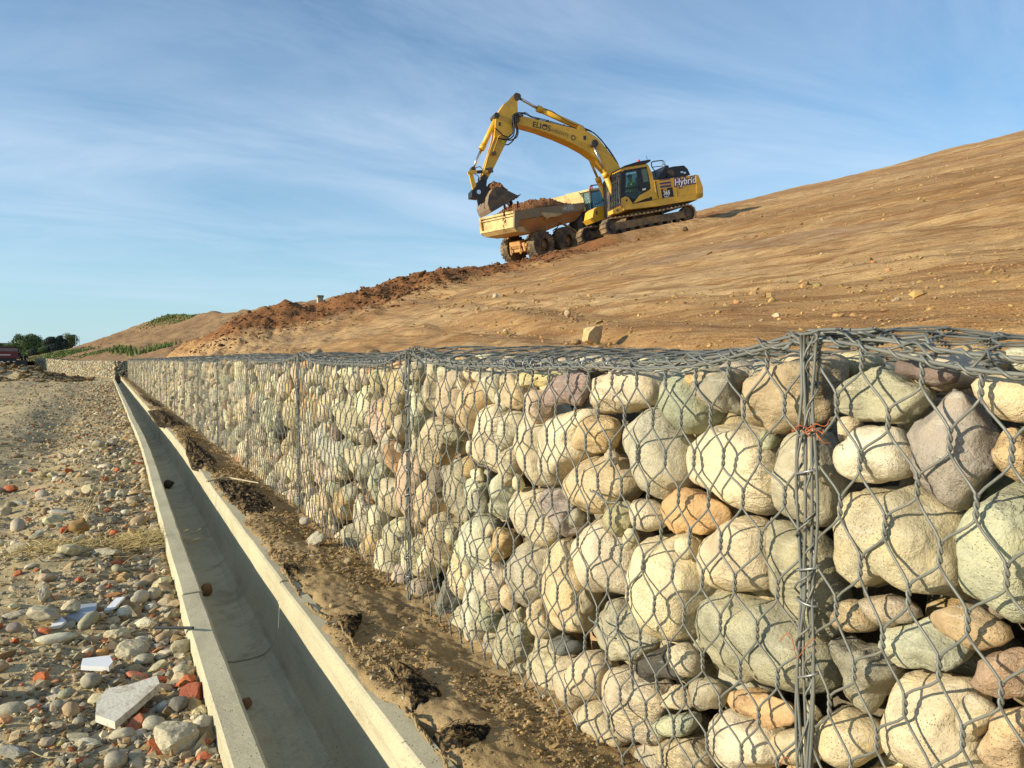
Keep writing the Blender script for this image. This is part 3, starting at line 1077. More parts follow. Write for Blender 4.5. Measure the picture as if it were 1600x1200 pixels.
def ring(c, rx, ry, wr, tilt, n=18, normal='z'):
    t = np.linspace(0.2, 2 * math.pi * 1.02, n)
    p = np.stack([np.cos(t) * rx, np.sin(t) * ry, t * 0.0012], 1)
    if normal == 'y':
        p = p[:, [0, 2, 1]]
    p[:, 2] += p[:, 1] * tilt
    return tubes(p + np.asarray(c), wr, 6, (0.1, 0.2, 1) if normal == 'z' else (0.1, 1, 0.2))


def lid_z(y, x):
    s = ((np.asarray(y, float) - Y0) % GL) / GL
    n = fb2(y, x, 2.2, 2.2, 3, 151)
    return zedge(y) + 0.042 * sstep(x, 0.0, 0.28) * (1 - sstep(x, 0.8, 1.03)) * (0.45 + 0.55 * np.sin(np.pi * s) ** 0.5) + 0.016 * n * sstep(x, 0.0, 0.15) - 0.02 * sstep(x, 0.85, 1.03)


def face(y, d, o):
    z = zedge(y) - d
    return np.stack([A - bulge(y, z) - 0.004 - o, y, z], -1)


def lid(y, d, o):
    return np.stack([A + d, y, lid_z(y, d) + 0.004 + o], -1)


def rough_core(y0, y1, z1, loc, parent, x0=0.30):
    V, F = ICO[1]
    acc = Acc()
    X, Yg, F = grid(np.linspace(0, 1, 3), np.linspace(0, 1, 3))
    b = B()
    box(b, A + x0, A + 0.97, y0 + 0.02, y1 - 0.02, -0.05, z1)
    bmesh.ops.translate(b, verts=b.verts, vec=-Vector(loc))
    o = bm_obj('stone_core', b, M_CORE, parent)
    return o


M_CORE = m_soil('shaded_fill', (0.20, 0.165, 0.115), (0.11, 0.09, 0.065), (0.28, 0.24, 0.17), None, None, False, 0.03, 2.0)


def hero_list(k):
    out = []
    for u, v, a, b, ang, col, kind in HERO:
        th = rad(ang)
        c = px_wall(u, v)
        y0 = Y0 + k * GL
        if not (y0 <= c[0] < y0 + GL):
            continue
        ax = [px_wall(u + math.cos(th) * a * s, v + math.sin(th) * a * s) for s in (-1, 1)]
        bx = [px_wall(u - math.sin(th) * b * s, v + math.cos(th) * b * s) for s in (-1, 1)]
        M = np.stack([(ax[1] - ax[0]) / 2, (bx[1] - bx[0]) / 2], 1)
        out.append(((ax[0] + ax[1] + bx[0] + bx[1]) / 4, M, col, kind))
    return out


CLS = [(0.135, 0.10), (0.10, 0.065), (0.06, 0.045), (0.045, 0.032), (0.032, 0.022)]
NB = 24
BASKETS = []


def basket_label(k):
    if k == 0:
        return 'nearest stone filled gabion basket right of the bundled wire corner post'
    if k == 1:
        return 'stone filled gabion basket just left of the nearest bundled wire post'
    if k <= 10:
        return ORD[k] + ' stone filled gabion basket counted from the right edge along the wall'
    return 'stone filled gabion basket in the far stretch of the wall near the bend'


def build_basket(k, packs):
    y0, y1 = Y0 + k * GL, Y0 + (k + 1) * GL
    ym = (y0 + y1) / 2
    loc = np.array((A + 0.5, ym, 0.0))
    r = np.random.default_rng(900 + k)
    root = empty('gabion_basket', basket_label(k), 'gabion', loc, 'gabion baskets in the near wall')
    BASKETS.append(root)
    if k <= 6:
        tr = (500, 800, 900, 900, 800) if k else (260, 500, 700, 800, 600)
        cl = CLS if k < 3 else CLS[:4]
        packs[k] = pack(k, hero_list(k), r, cl, tr[:len(cl)])
        C, out, meta = packs[k]
        shift = 0.0
    else:
        src = 3 + (k * 7) % 4
        C, out, meta = packs[src]
        shift = (k - src) * GL
    far = Acc()
    for i in range(len(C)):
        col, kind, hero = meta[i]
        o = out[i]
        mr = float(o.mean())
        if mr < 0.012:
            continue
        y, z = C[i][0] + shift, C[i][1]
        rx = float(np.clip(mr * r.uniform(0.75, 1.05), 0.02, 0.13))
        gap = 0.003 + abs(r.normal(0, 0.006)) + (0 if hero else abs(r.normal(0, 0.010))) + 0.012 * (mr < 0.045)
        xc = A - float(bulge(np.array([y]), np.array([z]))[0]) + gap + rx
        col = (np.array(col) * .80 + np.dot(col, (.3, .6, .1)) * .20 * np.array((1.12, 1.0, .78))) * (1.05, 1.0, .90) if col is not None else rock_tint(1, r)[0]
        if col is not None and k > 6:
            col = rock_tint(1, r)[0]
        sub = (4 if mr > 0.05 else 3) if k <= 1 else (3 if k == 2 and mr > 0.06 else 2) if k <= 4 else 2 if k == 5 else 1
        V = stone_verts(o, rx, sub, kind, 1000 * k + i)
        if k <= 5:
            mk('stone', V, ICO[sub][1], M_STONE, root, True, col, loc=(xc - loc[0], y - loc[1], z - loc[2]))
        else:
            far.add(V + np.array((xc, y, z)) - loc, ICO[sub][1], col)
    if far.n:
        far.obj('stones', M_STONE, root, kind='stuff')
    # the stones behind and on top, seen only in the gaps
    inner = Acc()
    n_in = 130 if k <= 6 else 40
    for _ in range(n_in):
        rr = r.uniform(0.05, 0.085)
        sb = 2 if k <= 2 else 1
        V = stone_verts(np.full(NTH, rr), rr * 0.9, sb, 'b', r.integers(1 << 30))
        p = np.array((A + 0.135 + r.uniform(0, 0.07), r.uniform(y0 + 0.08, y1 - 0.08), r.uniform(0.0, 0.90)))
        inner.add(V + p - loc, ICO[sb][1], rock_tint(1, r)[0] * 0.9)
    top_n = 150 if k <= 4 else 60
    for _ in range(top_n):
        rr = r.uniform(0.035, 0.075)
        sb = 2 if k <= 2 else 1
        V = stone_verts(np.full(NTH, rr), rr, sb, 'b', r.integers(1 << 30))
        V[:, 2] *= 0.55
        xx = r.uniform(0.06, 0.97)
        yy = r.uniform(y0 + 0.07, y1 - 0.07)
        zt = float(lid_z(np.array([yy]), np.array([xx]))[0]) - 0.006 - abs(r.normal(0, 0.012))
        inner.add(V + np.array((A + xx, yy, zt - rr * 0.55)) - loc, ICO[sb][1], rock_tint(1, r)[0])
    inner.obj('inner_stones', M_STONE, root, kind='stuff')
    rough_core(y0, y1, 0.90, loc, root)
    # netting
    lod = 0 if k <= 2 else 1 if k <= 6 else 2
    fw = 0.0023 if k <= 3 else 0.0017 if k <= 6 else 0.0010
    g_ = hexmesh(y0 + 0.012, y1 - 0.012, 1.0, 12, lambda y, d, o: face(y, d, o) - loc, lod, 10 + k, jit=0.008 if k < 2 else 0.010, wr=fw)
    g_.obj('front_netting', M_WIRE, root, kind='stuff')
    g_ = hexmesh(y0 + 0.012, y1 - 0.012, 1.0, 12, lambda y, d, o: lid(y, d, o) - loc, 0 if k <= 1 else 1 if k <= 4 else 2, 50 + k, jit=0.012)
    g_.obj('lid_netting', M_WIRE, root, kind='stuff')
    # selvedge wires along the top front edge with their lacing
    n = 40
    yy = np.linspace(y0 + 0.005, y1 - 0.005, n)
    wob = fb2(yy, yy * 0, 5, 1, 2, 160 + k) * 0.004
    e1 = np.stack([A - 0.006 + wob - bulge(yy, zedge(yy)), yy, zedge(yy) + 0.002 + wob], 1) - loc
    e2 = np.stack([A + 0.018 - wob, yy, zedge(yy) + 0.017 - wob * 0.6], 1) - loc
    for e in (e1, e2):
        V, F = tubes(e, 0.0034, 7 if k < 4 else 4, (1, 0, 0.3), cap=True)
        mk('edge_wire', V, F, M_WIRE, root)
    if k <= 8:
        la = Acc()
        for q, e in enumerate((e1, e2)):
            la.add(*spiral(e, 0.0062, 36 if k < 4 else 22, 0.0022, sides=5 if k < 4 else 3, seed=170 + k * 2 + q, jitter=0.25))
        mid = (e1 + e2) / 2
        la.add(*spiral(mid, 0.015, 17, 0.0022, sides=5 if k < 4 else 3, seed=230 + k, jitter=0.3))
        la.obj('lacing_wire', M_WIRE, root)
    bk = np.stack([np.full(n, A + 1.03), yy, lid_z(yy, np.full(n, 1.03)) + 0.004], 1) - loc
    V, F = tubes(bk, 0.0036, 5, (1, 0, 0.3))
    mk('edge_wire', V, F, M_WIRE, root)
    # the bundle of upright wires at the basket's far end of the pair (at y1)
    pz = np.linspace(-0.06, float(zedge(np.array([y1]))[0]) + 0.012, 34)
    nw = 5 if k <= 2 else 3
    for q in range(nw):
        rq = np.random.default_rng(300 + 10 * k + q)
        off = (q - (nw - 1) / 2) * 0.0095
        pin = 0.45 + 0.55 * np.abs(np.sin(pz * 9 + 1.0 + k))
        path = np.stack([A - 0.014 + rq.normal(0, 0.003) + 0.003 * np.sin(pz * 11 + q * 2), y1 + off * pin + 0.0035 * np.interp(pz, np.linspace(-0.1, 1.1, 10), rq.normal(0, 1, 10)), pz], 1) - loc
        V, F = tubes(path, 0.0028, 7 if k < 4 else 4, (1, 0.2, 0), cap=True)
        mk('post_wire', V, F, M_WIRE, root)
    if k <= 4:
        ax = np.stack([np.full(34, A - 0.014), np.full(34, y1 + 0.002), pz], 1) - loc
        la = Acc()
        la.add(*spiral(ax, 0.013, 9, 0.0022, seed=400 + k, jitter=0.35, ref=(1, 0.2, 0)))
        la.add(*spiral(ax + np.array((0, -0.008, 0)), 0.008, 13, 0.0021, seed=410 + k, jitter=0.3, ref=(1, 0.2, 0)))
        la.obj('lacing_wire', M_WIRE, root)
        for zc in (0.865, 0.795, 0.62, 0.565, 0.43, 0.18, 0.10):
            V, F = ring((A - 0.014 - loc[0], y1 + r.normal(0, 0.003) - loc[1], zc + r.normal(0, 0.008)), 0.012, 0.021, 0.0023, r.normal(0, 0.3))
            mk('clip_ring', V, F, M_RING, root)
    if k <= 4:
        for _ in range(7 if k < 3 else 4):                     # rings closing the lid
            yq = r.uniform(y0 + 0.1, y1 - 0.1)
            V, F = ring((A + 0.006 - loc[0], yq - loc[1], float(zedge(np.array([yq]))[0]) + 0.010), 0.020, 0.016, 0.0024, 0, 18, 'y')
            mk('clip_ring', V, F, M_RING, root)
        ties = Acc()                                           # cross ties that hold the face in
        for zc in (0.66, 0.33):
            for yc in (y0 + 0.62, y0 + 1.35):
                t = np.linspace(-1, 1, 12)
                p = np.stack([A - bulge(yc + t * 0.06, zc + 0 * t) - 0.009 + 0.012 * t ** 4, yc + t * 0.062, zc + 0.012 * t + 0.004 * np.sin(t * 5)], 1) - loc
                ties.add(*tubes(p, 0.0024, 6, (0, 0, 1)))
        ties.obj('tie_wire', M_WIRE, root)
    if k == 0:
        # loose ends and the rod lying on the corner
        lo = Acc()
        cx = np.array((A, y1, float(zedge(np.array([y1]))[0]))) - loc
        for q in range(11):
            rq = np.random.default_rng(520 + q)
            a0 = rq.normal(0, 1, 3) * (0.03, 0.055, 0.008) + (0.025, -0.01, 0.012)
            pts = np.cumsum(np.concatenate([[a0], rq.normal(0, 1, (5, 3)) * (0.022, 0.040, 0.010)]), 0)
            pts[:, 2] = np.clip(pts[:, 2], -0.025, 0.02)
            pts[:, 0] = np.clip(pts[:, 0], -0.02, 0.2)
            t = np.linspace(0, 5, 26)
            p = np.stack([np.interp(t, np.arange(6), pts[:, i]) for i in range(3)], 1)
            for _ in range(3):
                p[1:-1] = (p[:-2] + p[1:-1] * 2 + p[2:]) / 4
            lo.add(*tubes(p + cx, 0.0026, 6, (0.3, 0.1, 1), cap=True))
        lo.obj('loose_wire_ends', M_WIRE, root)
        yy2 = np.linspace(-0.075, 0.065, 12)
        p = np.stack([0.05 + 0.1 * yy2 ** 2 + 0.012, yy2 + 0.00, 0.016 + 0.6 * yy2 ** 2], 1) + cx
        V, F = tubes(p, 0.0038, 8, (1, 0, 0.2), cap=True)
        mk('loose_rod', V, F, M_WIRE, root)
        ru = Acc()
        for q in range(5):
            rq = np.random.default_rng(600 + q)
            t = np.linspace(0, 1, 14)
            p = np.stack([-0.034 + 0.008 * np.sin(t * 9 + q), -0.012 - 0.045 * t + 0.0 * t + 0.03 * (q % 2), -0.155 - 0.02 * t * (q - 2) * 0.4 + 0.004 * np.sin(t * 14 + q)], 1)
            ru.add(*tubes(p + cx, 0.0011, 5, (0.2, 0.1, 1)))
        ru.obj('rusty_tie', M_RUST, root, label='rusty orange tie wire')
        ru = Acc()
        for zc in (-0.55, -0.78):
            t = np.linspace(0, 1, 22)
            p = np.stack([-0.030 + 0.006 * np.sin(t * 7), 0.045 - 0.075 * t, zc + 0.018 * np.sin(t * 8) + 0.01 * t], 1)
            ru.add(*tubes(p + cx, 0.0009, 5, (0.2, 0.1, 1)))
        ru.obj('rusty_tie', M_RUST, root, label='rusty orange tie wire')


PACKS = {}
for k in range(NB):
    build_basket(k, PACKS)


def far_wall():
    """the wall beyond the bend: stands further out and swings to the left"""
    n = 10
    d = np.array((-0.268, 1.0))
    d /= np.linalg.norm(d)
    nrm = np.array((-d[1], d[0]))                    # towards the road
    start = np.array((0.42, 50.35))
    for k in range(n):
        o = start + d * GL * k
        loc = np.array((o[0], o[1], 0.0))
        r = np.random.default_rng(1300 + k)
        root = empty('gabion_basket', 'pale stone filled gabion basket in the far wall past the bend', 'gabion', loc, 'gabion baskets past the bend')
        C, out, meta = PACKS[3 + k % 4]
        src = 3 + k % 4
        lift = 0.22 * float(sstep(k, 3, 10))
        def tr(q):
            q = np.asarray(q, float)
            t = q[..., 1] - (Y0 + src * GL)
            x = q[..., 0] - A
            return np.stack([d[0] * t - nrm[0] * x, d[1] * t - nrm[1] * x, q[..., 2] + lift], -1)
        acc = Acc()
        for i in range(len(C)):
            mr = float(out[i].mean())
            if mr < 0.02:
                continue
            V = stone_verts(out[i], mr * 0.8, 1, meta[i][1], i)
            acc.add(tr(V + np.array((A + mr * 0.8 + r.uniform(0, 0.02), C[i][0], C[i][1]))), ICO[1][1], rock_tint(1, r)[0])
        if k == 0:                                    # the end that faces the camera
            for _ in range(90):
                rr = r.uniform(0.05, 0.09)
                V = stone_verts(np.full(NTH, rr), rr, 1, 'b', r.integers(1 << 30))
                acc.add(V + np.array((r.uniform(0.05, 0.95), 0.05, r.uniform(0.05, 0.95))), ICO[1][1], rock_tint(1, r)[0])
        acc.obj('stones', M_STONE, root, kind='stuff')
        hexmesh(Y0 + src * GL + 0.01, Y0 + src * GL + GL - 0.01, 1, 12, lambda y, dd, oo: tr(face(y, dd, oo)), 2, 700 + k, wr=0.0011).obj('front_netting', M_WIRE, root, kind='stuff')
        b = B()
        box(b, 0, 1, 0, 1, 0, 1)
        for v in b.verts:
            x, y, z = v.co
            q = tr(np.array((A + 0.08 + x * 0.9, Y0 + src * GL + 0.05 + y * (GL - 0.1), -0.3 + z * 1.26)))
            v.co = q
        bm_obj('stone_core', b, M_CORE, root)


far_wall()
# ------------------------------------------------------------------ the excavator
def R3(x, y):
    return 730 + x / 6.957, 260 + y / 6.957


def tr_poly(pts, Mi, yl, conv=R1):
    return [on_local(*conv(*p), Mi, yl) for p in pts]


def wire_path(pts, r, mat, name, parent, sides=6, smooth_n=40, **kw):
    pts = np.array(pts, float)
    t = np.linspace(0, len(pts) - 1, smooth_n)
    p = np.stack([np.interp(t, np.arange(len(pts)), pts[:, i]) for i in range(3)], 1)
    for _ in range(4):
        p[1:-1] = (p[:-2] + 2 * p[1:-1] + p[2:]) / 4
    V, F = tubes(p, r, sides, (0.2, 1, 0.1), cap=True)
    return mk(name, V, F, mat, parent, **kw)


def excavator():
    M = EXC_M
    Mi = M.inverted()
    e = empty('excavator', 'large yellow tracked excavator with a full bucket on the slope', 'excavator', mat=M)
    tp = lambda pts, yl, conv=R1: tr_poly(pts, Mi, yl, conv)

    # undercarriage
    for y0, y1 in ((1.0, 1.6), (-1.6, -1.0)):
        b = B()
        prism(b, [(-2.0, .24), (2.0, .24), (2.1, .40), (1.9, .58), (-1.9, .58), (-2.1, .40)], y0 + .12, y1 - .12)
        tr = bm_obj('track_frame', b, M_TRACK, e, 0.03)
        # the chain of shoes round idler and sprocket
        L, r = 2.08, 0.41
        per = 4 * L + 2 * math.pi * r
        acc = Acc()
        nsh = 50
        for q in range(nsh):
            s = (q + 0.5) / nsh * per
            if s < 2 * L:
                x, z, a = -L + s, 0.04, 0
            elif s < 2 * L + math.pi * r:
                a = (s - 2 * L) / r
                x, z = L + math.sin(a) * (r - .04), r - math.cos(a) * (r - .04)
            elif s < 4 * L + math.pi * r:
                x, z, a = L - (s - 2 * L - math.pi * r), 2 * r - 0.04 - 0.045 * math.sin((s - 2 * L - math.pi * r) / (2 * L) * math.pi), math.pi
            else:
                a = math.pi + (s - 4 * L - math.pi * r) / r
                x, z = -L + math.sin(a) * (r - .04), r - math.cos(a) * (r - .04)
            ca, sa = math.cos(a), math.sin(a)
            prof = [(-.098, -.03), (.098, -.03), (.098, .02), (-.098, .02)]
            gro = [(-.09, -.065), (-.055, -.065), (-.045, -.028), (-.1, -.028)]
            for pr in (prof, gro):
                V = [(x + px * ca - pz * sa, yy, z + px * sa + pz * ca) for yy in (y0, y1) for px, pz in pr]
                acc.add(V, [np.array([[0, 1, 2, 3], [7, 6, 5, 4], [0, 4, 5, 1], [1, 5, 6, 2], [2, 6, 7, 3], [3, 7, 4, 0]])])
        acc.obj('track_shoes', M_TRACK, e, False, kind='stuff')
        for nm, xx in (('idler_wheel', L), ('drive_sprocket', -L)):
            b = B()
            cyl(b, (xx, y0 + .13, r), (xx, y1 - .13, r), .33, 20)
            cyl(b, (xx, y0 + .06, r), (xx, y1 - .06, r), .17, 14)
            bm_obj(nm, b, M_DARK, e, 0.01)
        for q in range(7):
            b = B()
            xx = -1.5 + q * .5
            cyl(b, (xx, y0 + .14, .2), (xx, y1 - .14, .2), .13, 12)
            bm_obj('track_roller', b, M_DARK, e)
        for xx in (-.8, .8):
            b = B()
            cyl(b, (xx, y0 + .2, .67), (xx, y1 - .2, .67), .08, 10)
            bm_obj('carrier_roller', b, M_DARK, e)
    b = B()
    prism(b, [(-1.1, .5), (1.1, .5), (.8, .95), (-.8, .95)], -1.1, 1.1)
    cyl(b, (0, 0, .9), (0, 0, 1.2), .75, 24)
    bm_obj('track_cross_frame', b, M_TRACK, e, 0.02)

    # upper body, profiles measured on the near side
    deck = tp([(1020, 792), (1012, 765), (1225, 728), (1470, 690), (1512, 684), (1514, 712), (1480, 726), (1230, 768)], 1.5)
    b = prism(B(), deck, -1.5, 1.5)
    bm_obj('deck_frame', b, M_YEL, e, 0.03)
    zs = [p[1] for p in deck]
    panel = tp([(1226, 727), (1207, 606), (1340, 590), (1468, 573), (1472, 689)], 1.48)
    b = prism(B(), panel, -1.48, 1.48)
    bm_obj('engine_housing', b, M_YEL, e, 0.04)
    cw = tp([(1474, 690), (1470, 572), (1485, 574), (1500, 612), (1513, 650), (1515, 704), (1500, 716), (1474, 720)], 1.5)
    b = prism(B(), cw, -1.5, 1.5)
    bm_obj('counterweight', b, M_YEL, e, 0.06)
    under = tp([(1235, 770), (1480, 728), (1440, 745), (1365, 782), (1240, 800)], 1.2)
    b = prism(B(), under, -1.2, 1.2)
    bm_obj('belly_plate', b, M_DARK, e, 0.02)
    for x0, x1 in ((1345, 1347),):
        b = prism(B(), tp([(x0, 592), (x1, 592), (x1 + 10, 708), (x0 + 10, 708)], 1.49), 1.479, 1.487)
        bm_obj('panel_seam', b, M_BLACK, e)
    b = prism(B(), tp([(1215, 612), (1220, 612), (1238, 722), (1233, 722)], 1.49), 1.479, 1.487)
    bm_obj('panel_seam', b, M_BLACK, e)
    # black hood with the muffler
    hood = tp([(1228, 598), (1285, 512), (1300, 516), (1300, 588)], 0.9)
    b = prism(B(), hood, -0.9, 0.9)
    bm_obj('front_hood', b, M_BLACK, e, 0.03)
    hood = tp([(1290, 592), (1296, 528), (1330, 520), (1395, 514), (1418, 536), (1434, 572)], 0.95)
    b = prism(B(), hood, -0.95, 0.95)
    h_ = bm_obj('engine_hood', b, M_BLACK, e, 0.05)
    for x0, z0 in ((1372, 552), (1390, 556)):
        b = prism(B(), tp([(x0, z0), (x0 + 14, z0 - 2), (x0 + 17, z0 + 8), (x0 + 3, z0 + 10)], 0.955), 0.955, 0.965)
        bm_obj('vent', b, M_CHROME, h_)
    c = tp([(1310, 550)], 0.9)[0]
    b = cyl(B(), (c[0], .6, c[1] - .1), (c[0], .98, c[1] - .1), .16, 16)
    bm_obj('air_filter', b, M_DARK, e, .01)
    # handrail
    q = tp([(1222, 590), (1212, 545), (1192, 522), (1190, 490), (1262, 482), (1274, 495), (1276, 515)], 1.3)
    wire_path([(x, 1.3, z) for x, z in q], .026, M_BLACK, 'handrail', e)
    q = tp([(1194, 525), (1262, 517)], 1.3)
    wire_path([(x, 1.3, z) for x, z in q], .02, M_BLACK, 'handrail', e)
    c = tp([(1268, 500)], 1.28)[0]
    b = box(B(), c[0] - .05, c[0] + .05, 1.2, 1.36, c[1] - .07, c[1] + .07)
    bm_obj('work_lamp', b, M_CHROME, e, .01)

    # cab
    yc0, yc1 = 0.42, 1.46
    front, back = tp([(1000, 650)], yc1)[0][0], tp([(1225, 725)], yc1)[0][0]
    outer = tp([(1002, 770), (1000, 640), (1004, 538), (1020, 528), (1160, 504), (1172, 512), (1197, 565), (1225, 725), (1120, 744)], yc1)
    b = prism(B(), tp([(1172, 512), (1197, 565), (1225, 725), (1198, 730), (1180, 600), (1162, 520)], yc1), yc0, yc1)
    bm_obj('cab_rear_pillar', b, M_YEL, e, 0.02)
    b = prism(B(), tp([(1000, 540), (1020, 527), (1162, 504), (1172, 512), (1164, 520), (1022, 543), (1008, 556)], yc1), yc0, yc1)
    bm_obj('cab_roof_rim', b, M_YEL, e, 0.015)
    b = prism(B(), tp([(1002, 771), (1001, 720), (1030, 706), (1050, 716), (1072, 748), (1076, 760)], yc1), yc0, yc1)
    bm_obj('cab_sill', b, M_YEL, e, 0.015)
    b = prism(B(), tp([(1030, 735), (1038, 722), (1042, 730), (1038, 742)], yc1), yc1, yc1 + .012)
    bm_obj('foot_vent', b, M_BLACK, e)
    door = e
    # black door frame as a set of bars with the panes set between
    def bar(pts, nm, y0=yc1 - .05, y1=yc1 - .004, mat=M_BLACK):
        return bm_obj(nm, prism(B(), tp(pts, yc1), y0, y1), mat, e, 0.006)
    bar([(1000, 720), (999, 560), (1010, 545), (1022, 548), (1018, 600), (1020, 700)], 'door_frame')
    bar([(1010, 548), (1022, 541), (1165, 518), (1168, 530), (1125, 536), (1020, 556)], 'door_frame')
    bar([(1105, 536), (1125, 533), (1142, 620), (1150, 660), (1116, 668), (1112, 600)], 'door_frame')
    bar([(1142, 624), (1178, 616), (1192, 656), (1148, 674)], 'door_frame')
    bar([(1166, 528), (1173, 528), (1186, 612), (1176, 616)], 'door_frame')
    bar([(1028, 652), (1110, 644), (1112, 652), (1030, 660)], 'door_frame')
    bar([(1020, 560), (1032, 556), (1030, 660), (1024, 712), (1018, 706)], 'door_frame')
    bar([(1050, 712), (1060, 722), (1072, 748), (1120, 738), (1198, 728), (1202, 712), (1100, 745), (1080, 750)], 'door_frame')
    ypan = bar([(1078, 748), (1120, 700), (1195, 656), (1202, 704), (1092, 746)], 'door_panel', yc1 - .05, yc1 + .004, M_YEL)
    bm_obj('door_handle', prism(B(), tp([(1134, 660), (1154, 656), (1155, 668), (1136, 672)], yc1), yc1, yc1 + .03), M_WHITE, ypan, .004)
    bm_obj('door_window', prism(B(), tp([(1022, 556), (1106, 540), (1112, 644), (1028, 653)], yc1), yc1 - .035, yc1 - .025), M_GLASS, e)
    bm_obj('door_window', prism(B(), tp([(1026, 660), (1112, 652), (1118, 668), (1148, 674), (1118, 700), (1078, 746), (1058, 722), (1046, 712), (1030, 706)], yc1), yc1 - .035, yc1 - .025), M_GLASS, e)
    bm_obj('quarter_window', prism(B(), tp([(1125, 537), (1166, 530), (1176, 614), (1142, 622)], yc1), yc1 - .035, yc1 - .025), M_GLASS2, e)
    # far side, back and front of the cab
    fz = [p[1] for p in outer]
    bm_obj('far_window', prism(B(), tp([(1022, 556), (1164, 530), (1186, 612), (1196, 660), (1030, 690)], yc1), yc0 + .01, yc0 + .02), M_GLASS2, e)
    bm_obj('cab_far_side', prism(B(), tp([(1004, 770), (1020, 690), (1196, 660), (1225, 725)], yc1), yc0, yc0 + .03), M_BLACK, e)
    xf0, zf0 = tp([(1002, 770)], yc1)[0]
    xf1, zf1 = tp([(1003, 545)], yc1)[0]
    fg = empty('front_guard', None, None)
    bpy.data.objects.remove(fg)
    b = B()
    for q_ in range(7):
        t = q_ / 6
        yy = yc0 + (yc1 - yc0) * t
        prism(b, [(xf0 + .02, zf0), (xf0 + .06, zf0), (xf1 + .06, zf1), (xf1 + .02, zf1)], yy - .025, yy + .025)
    guard = bm_obj('front_guard', b, M_BLACK, e)
    for q_ in range(6):
        t = (q_ + .5) / 6
        x, z = xf0 + (xf1 - xf0) * t, zf0 + (zf1 - zf0) * t
        b = box(B(), x + .035, x + .065, yc0 - .02, yc1 + .0, z - .03, z + .03)
        bm_obj('guard_bar', b, M_BLACK, guard)
    bm_obj('front_pane', prism(B(), [(xf0 - .02, zf0 + .1), (xf0, zf0 + .1), (xf1, zf1), (xf1 - .02, zf1)], yc0 + .05, yc1 - .05), M_GLASS, e)
    bm_obj('cab_floor', prism(B(), tp([(1004, 770), (1004, 745), (1222, 710), (1225, 725)], yc1), yc0, yc1 - .06), M_BLACK, e)
    bm_obj('seat', prism(B(), tp([(1060, 730), (1060, 690), (1105, 680), (1112, 580), (1130, 576), (1135, 715)], 1.0), .7, 1.15), M_BLACK, e, .04)
    # roof guard with the beacon
    roof = tp([(1004, 536), (1018, 518), (1100, 492), (1180, 478), (1183, 489), (1165, 500), (1020, 526)], yc1)
    bm_obj('roof_guard', prism(B(), roof, yc0 - .05, yc1 + .06), M_BLACK, e, .015)
    c = tp([(1113, 484)], 1.0)[0]
    bm_obj('beacon', cyl(B(), (c[0] - .2, 1.0 - .35, c[1] - .12), (c[0] - .2, 1.0 - .35, c[1] + .10), .085, 14, .065), M_RED, e, .01)
    c = tp([(1165, 478)], 1.2)[0]
    wire_path([(c[0], 1.2, c[1]), (c[0], 1.2, c[1] + .18)], .012, M_BLACK, 'aerial', e, 4, 4)
    # mirror with its bar, grab rails by the door
    q = tp([(998, 555), (985, 562), (982, 600), (985, 640)], 1.62)
    wire_path([(x, 1.62, z) for x, z in q], .022, M_BLACK, 'mirror_bar', e)
    bm_obj('mirror', prism(B(), tp([(992, 582), (1008, 578), (1012, 625), (998, 628)], 1.62), 1.56, 1.68), M_BLACK, e, .02)
    q = tp([(975, 580), (972, 640), (976, 700), (990, 770)], 1.5)
    wire_path([(x, 1.5, z) for x, z in q], .02, M_BLACK, 'grab_rail', e)
    q = tp([(990, 590), (986, 680), (998, 765)], 1.55)
    wire_path([(x, 1.55, z) for x, z in q], .02, M_DARK, 'grab_rail', e)

    # front deck boxes
    b = prism(B(), tp([(952, 815), (950, 792), (1010, 768), (1022, 770), (1024, 795), (985, 812)], 1.45), .95, 1.45)
    bm_obj('step_box', b, M_YEL, e, .02)
    bx = prism(B(), tp([(826, 850), (836, 788), (855, 772), (905, 762), (928, 790), (934, 830), (845, 866)], -0.45), -1.5, -0.45)
    bm_obj('tool_box', bx, M_YEL, e, .03)
    bx = prism(B(), tp([(820, 842), (845, 866), (948, 830), (948, 818), (846, 850)], -0.40), -1.5, -0.40)
    bm_obj('step_plate', bx, M_YEL, e, .01)
    b = prism(B(), tp([(930, 600), (960, 560), (1000, 600), (1010, 780), (940, 830)], 0.36), -.36, .36)
    bm_obj('boom_bracket', b, M_DARK, e, .02)

    # boom: a bent box girder, upper and lower edge measured on its near web
    up_ = [(343, 208), (352, 196), (470, 226), (620, 262), (740, 290), (800, 305), (860, 346), (910, 410), (950, 462), (992, 520), (1010, 570)]
    lo_ = [(1000, 640), (955, 600), (925, 556), (880, 510), (836, 462), (780, 420), (700, 376), (600, 332), (480, 288), (385, 262), (350, 250)]
    yb = .33
    b = prism(B(), tp(up_ + lo_, yb), -yb, yb)
    boom = bm_obj('boom', b, M_YEL, e, .015)
    c = tp([(350, 226)], .42)[0]
    bm_obj('boom_pin', cyl(B(), (c[0], -.42, c[1]), (c[0], .42, c[1]), .16, 16), M_DARK, e, .01)
    # arm
    ya = .24
    arm_p = [(345, 69), (358, 68), (364, 90), (354, 112), (356, 178), (346, 232), (330, 290), (290, 360), (255, 430), (215, 512), (172, 592), (150, 606), (132, 590),
             (150, 530), (180, 440), (206, 350), (216, 280), (218, 232), (226, 196), (272, 128)]
    b = prism(B(), tp(arm_p, ya), -ya, ya)
    arm = bm_obj('arm', b, M_YEL, e, .012)
    for px, r in (((352, 83), .17), ((226, 200), .13), ((150, 590), .15)):
        c = tp([px], .3)[0]
        bm_obj('arm_pin', cyl(B(), (c[0], -.31, c[1]), (c[0], .31, c[1]), r, 16), M_DARK, e, .01)

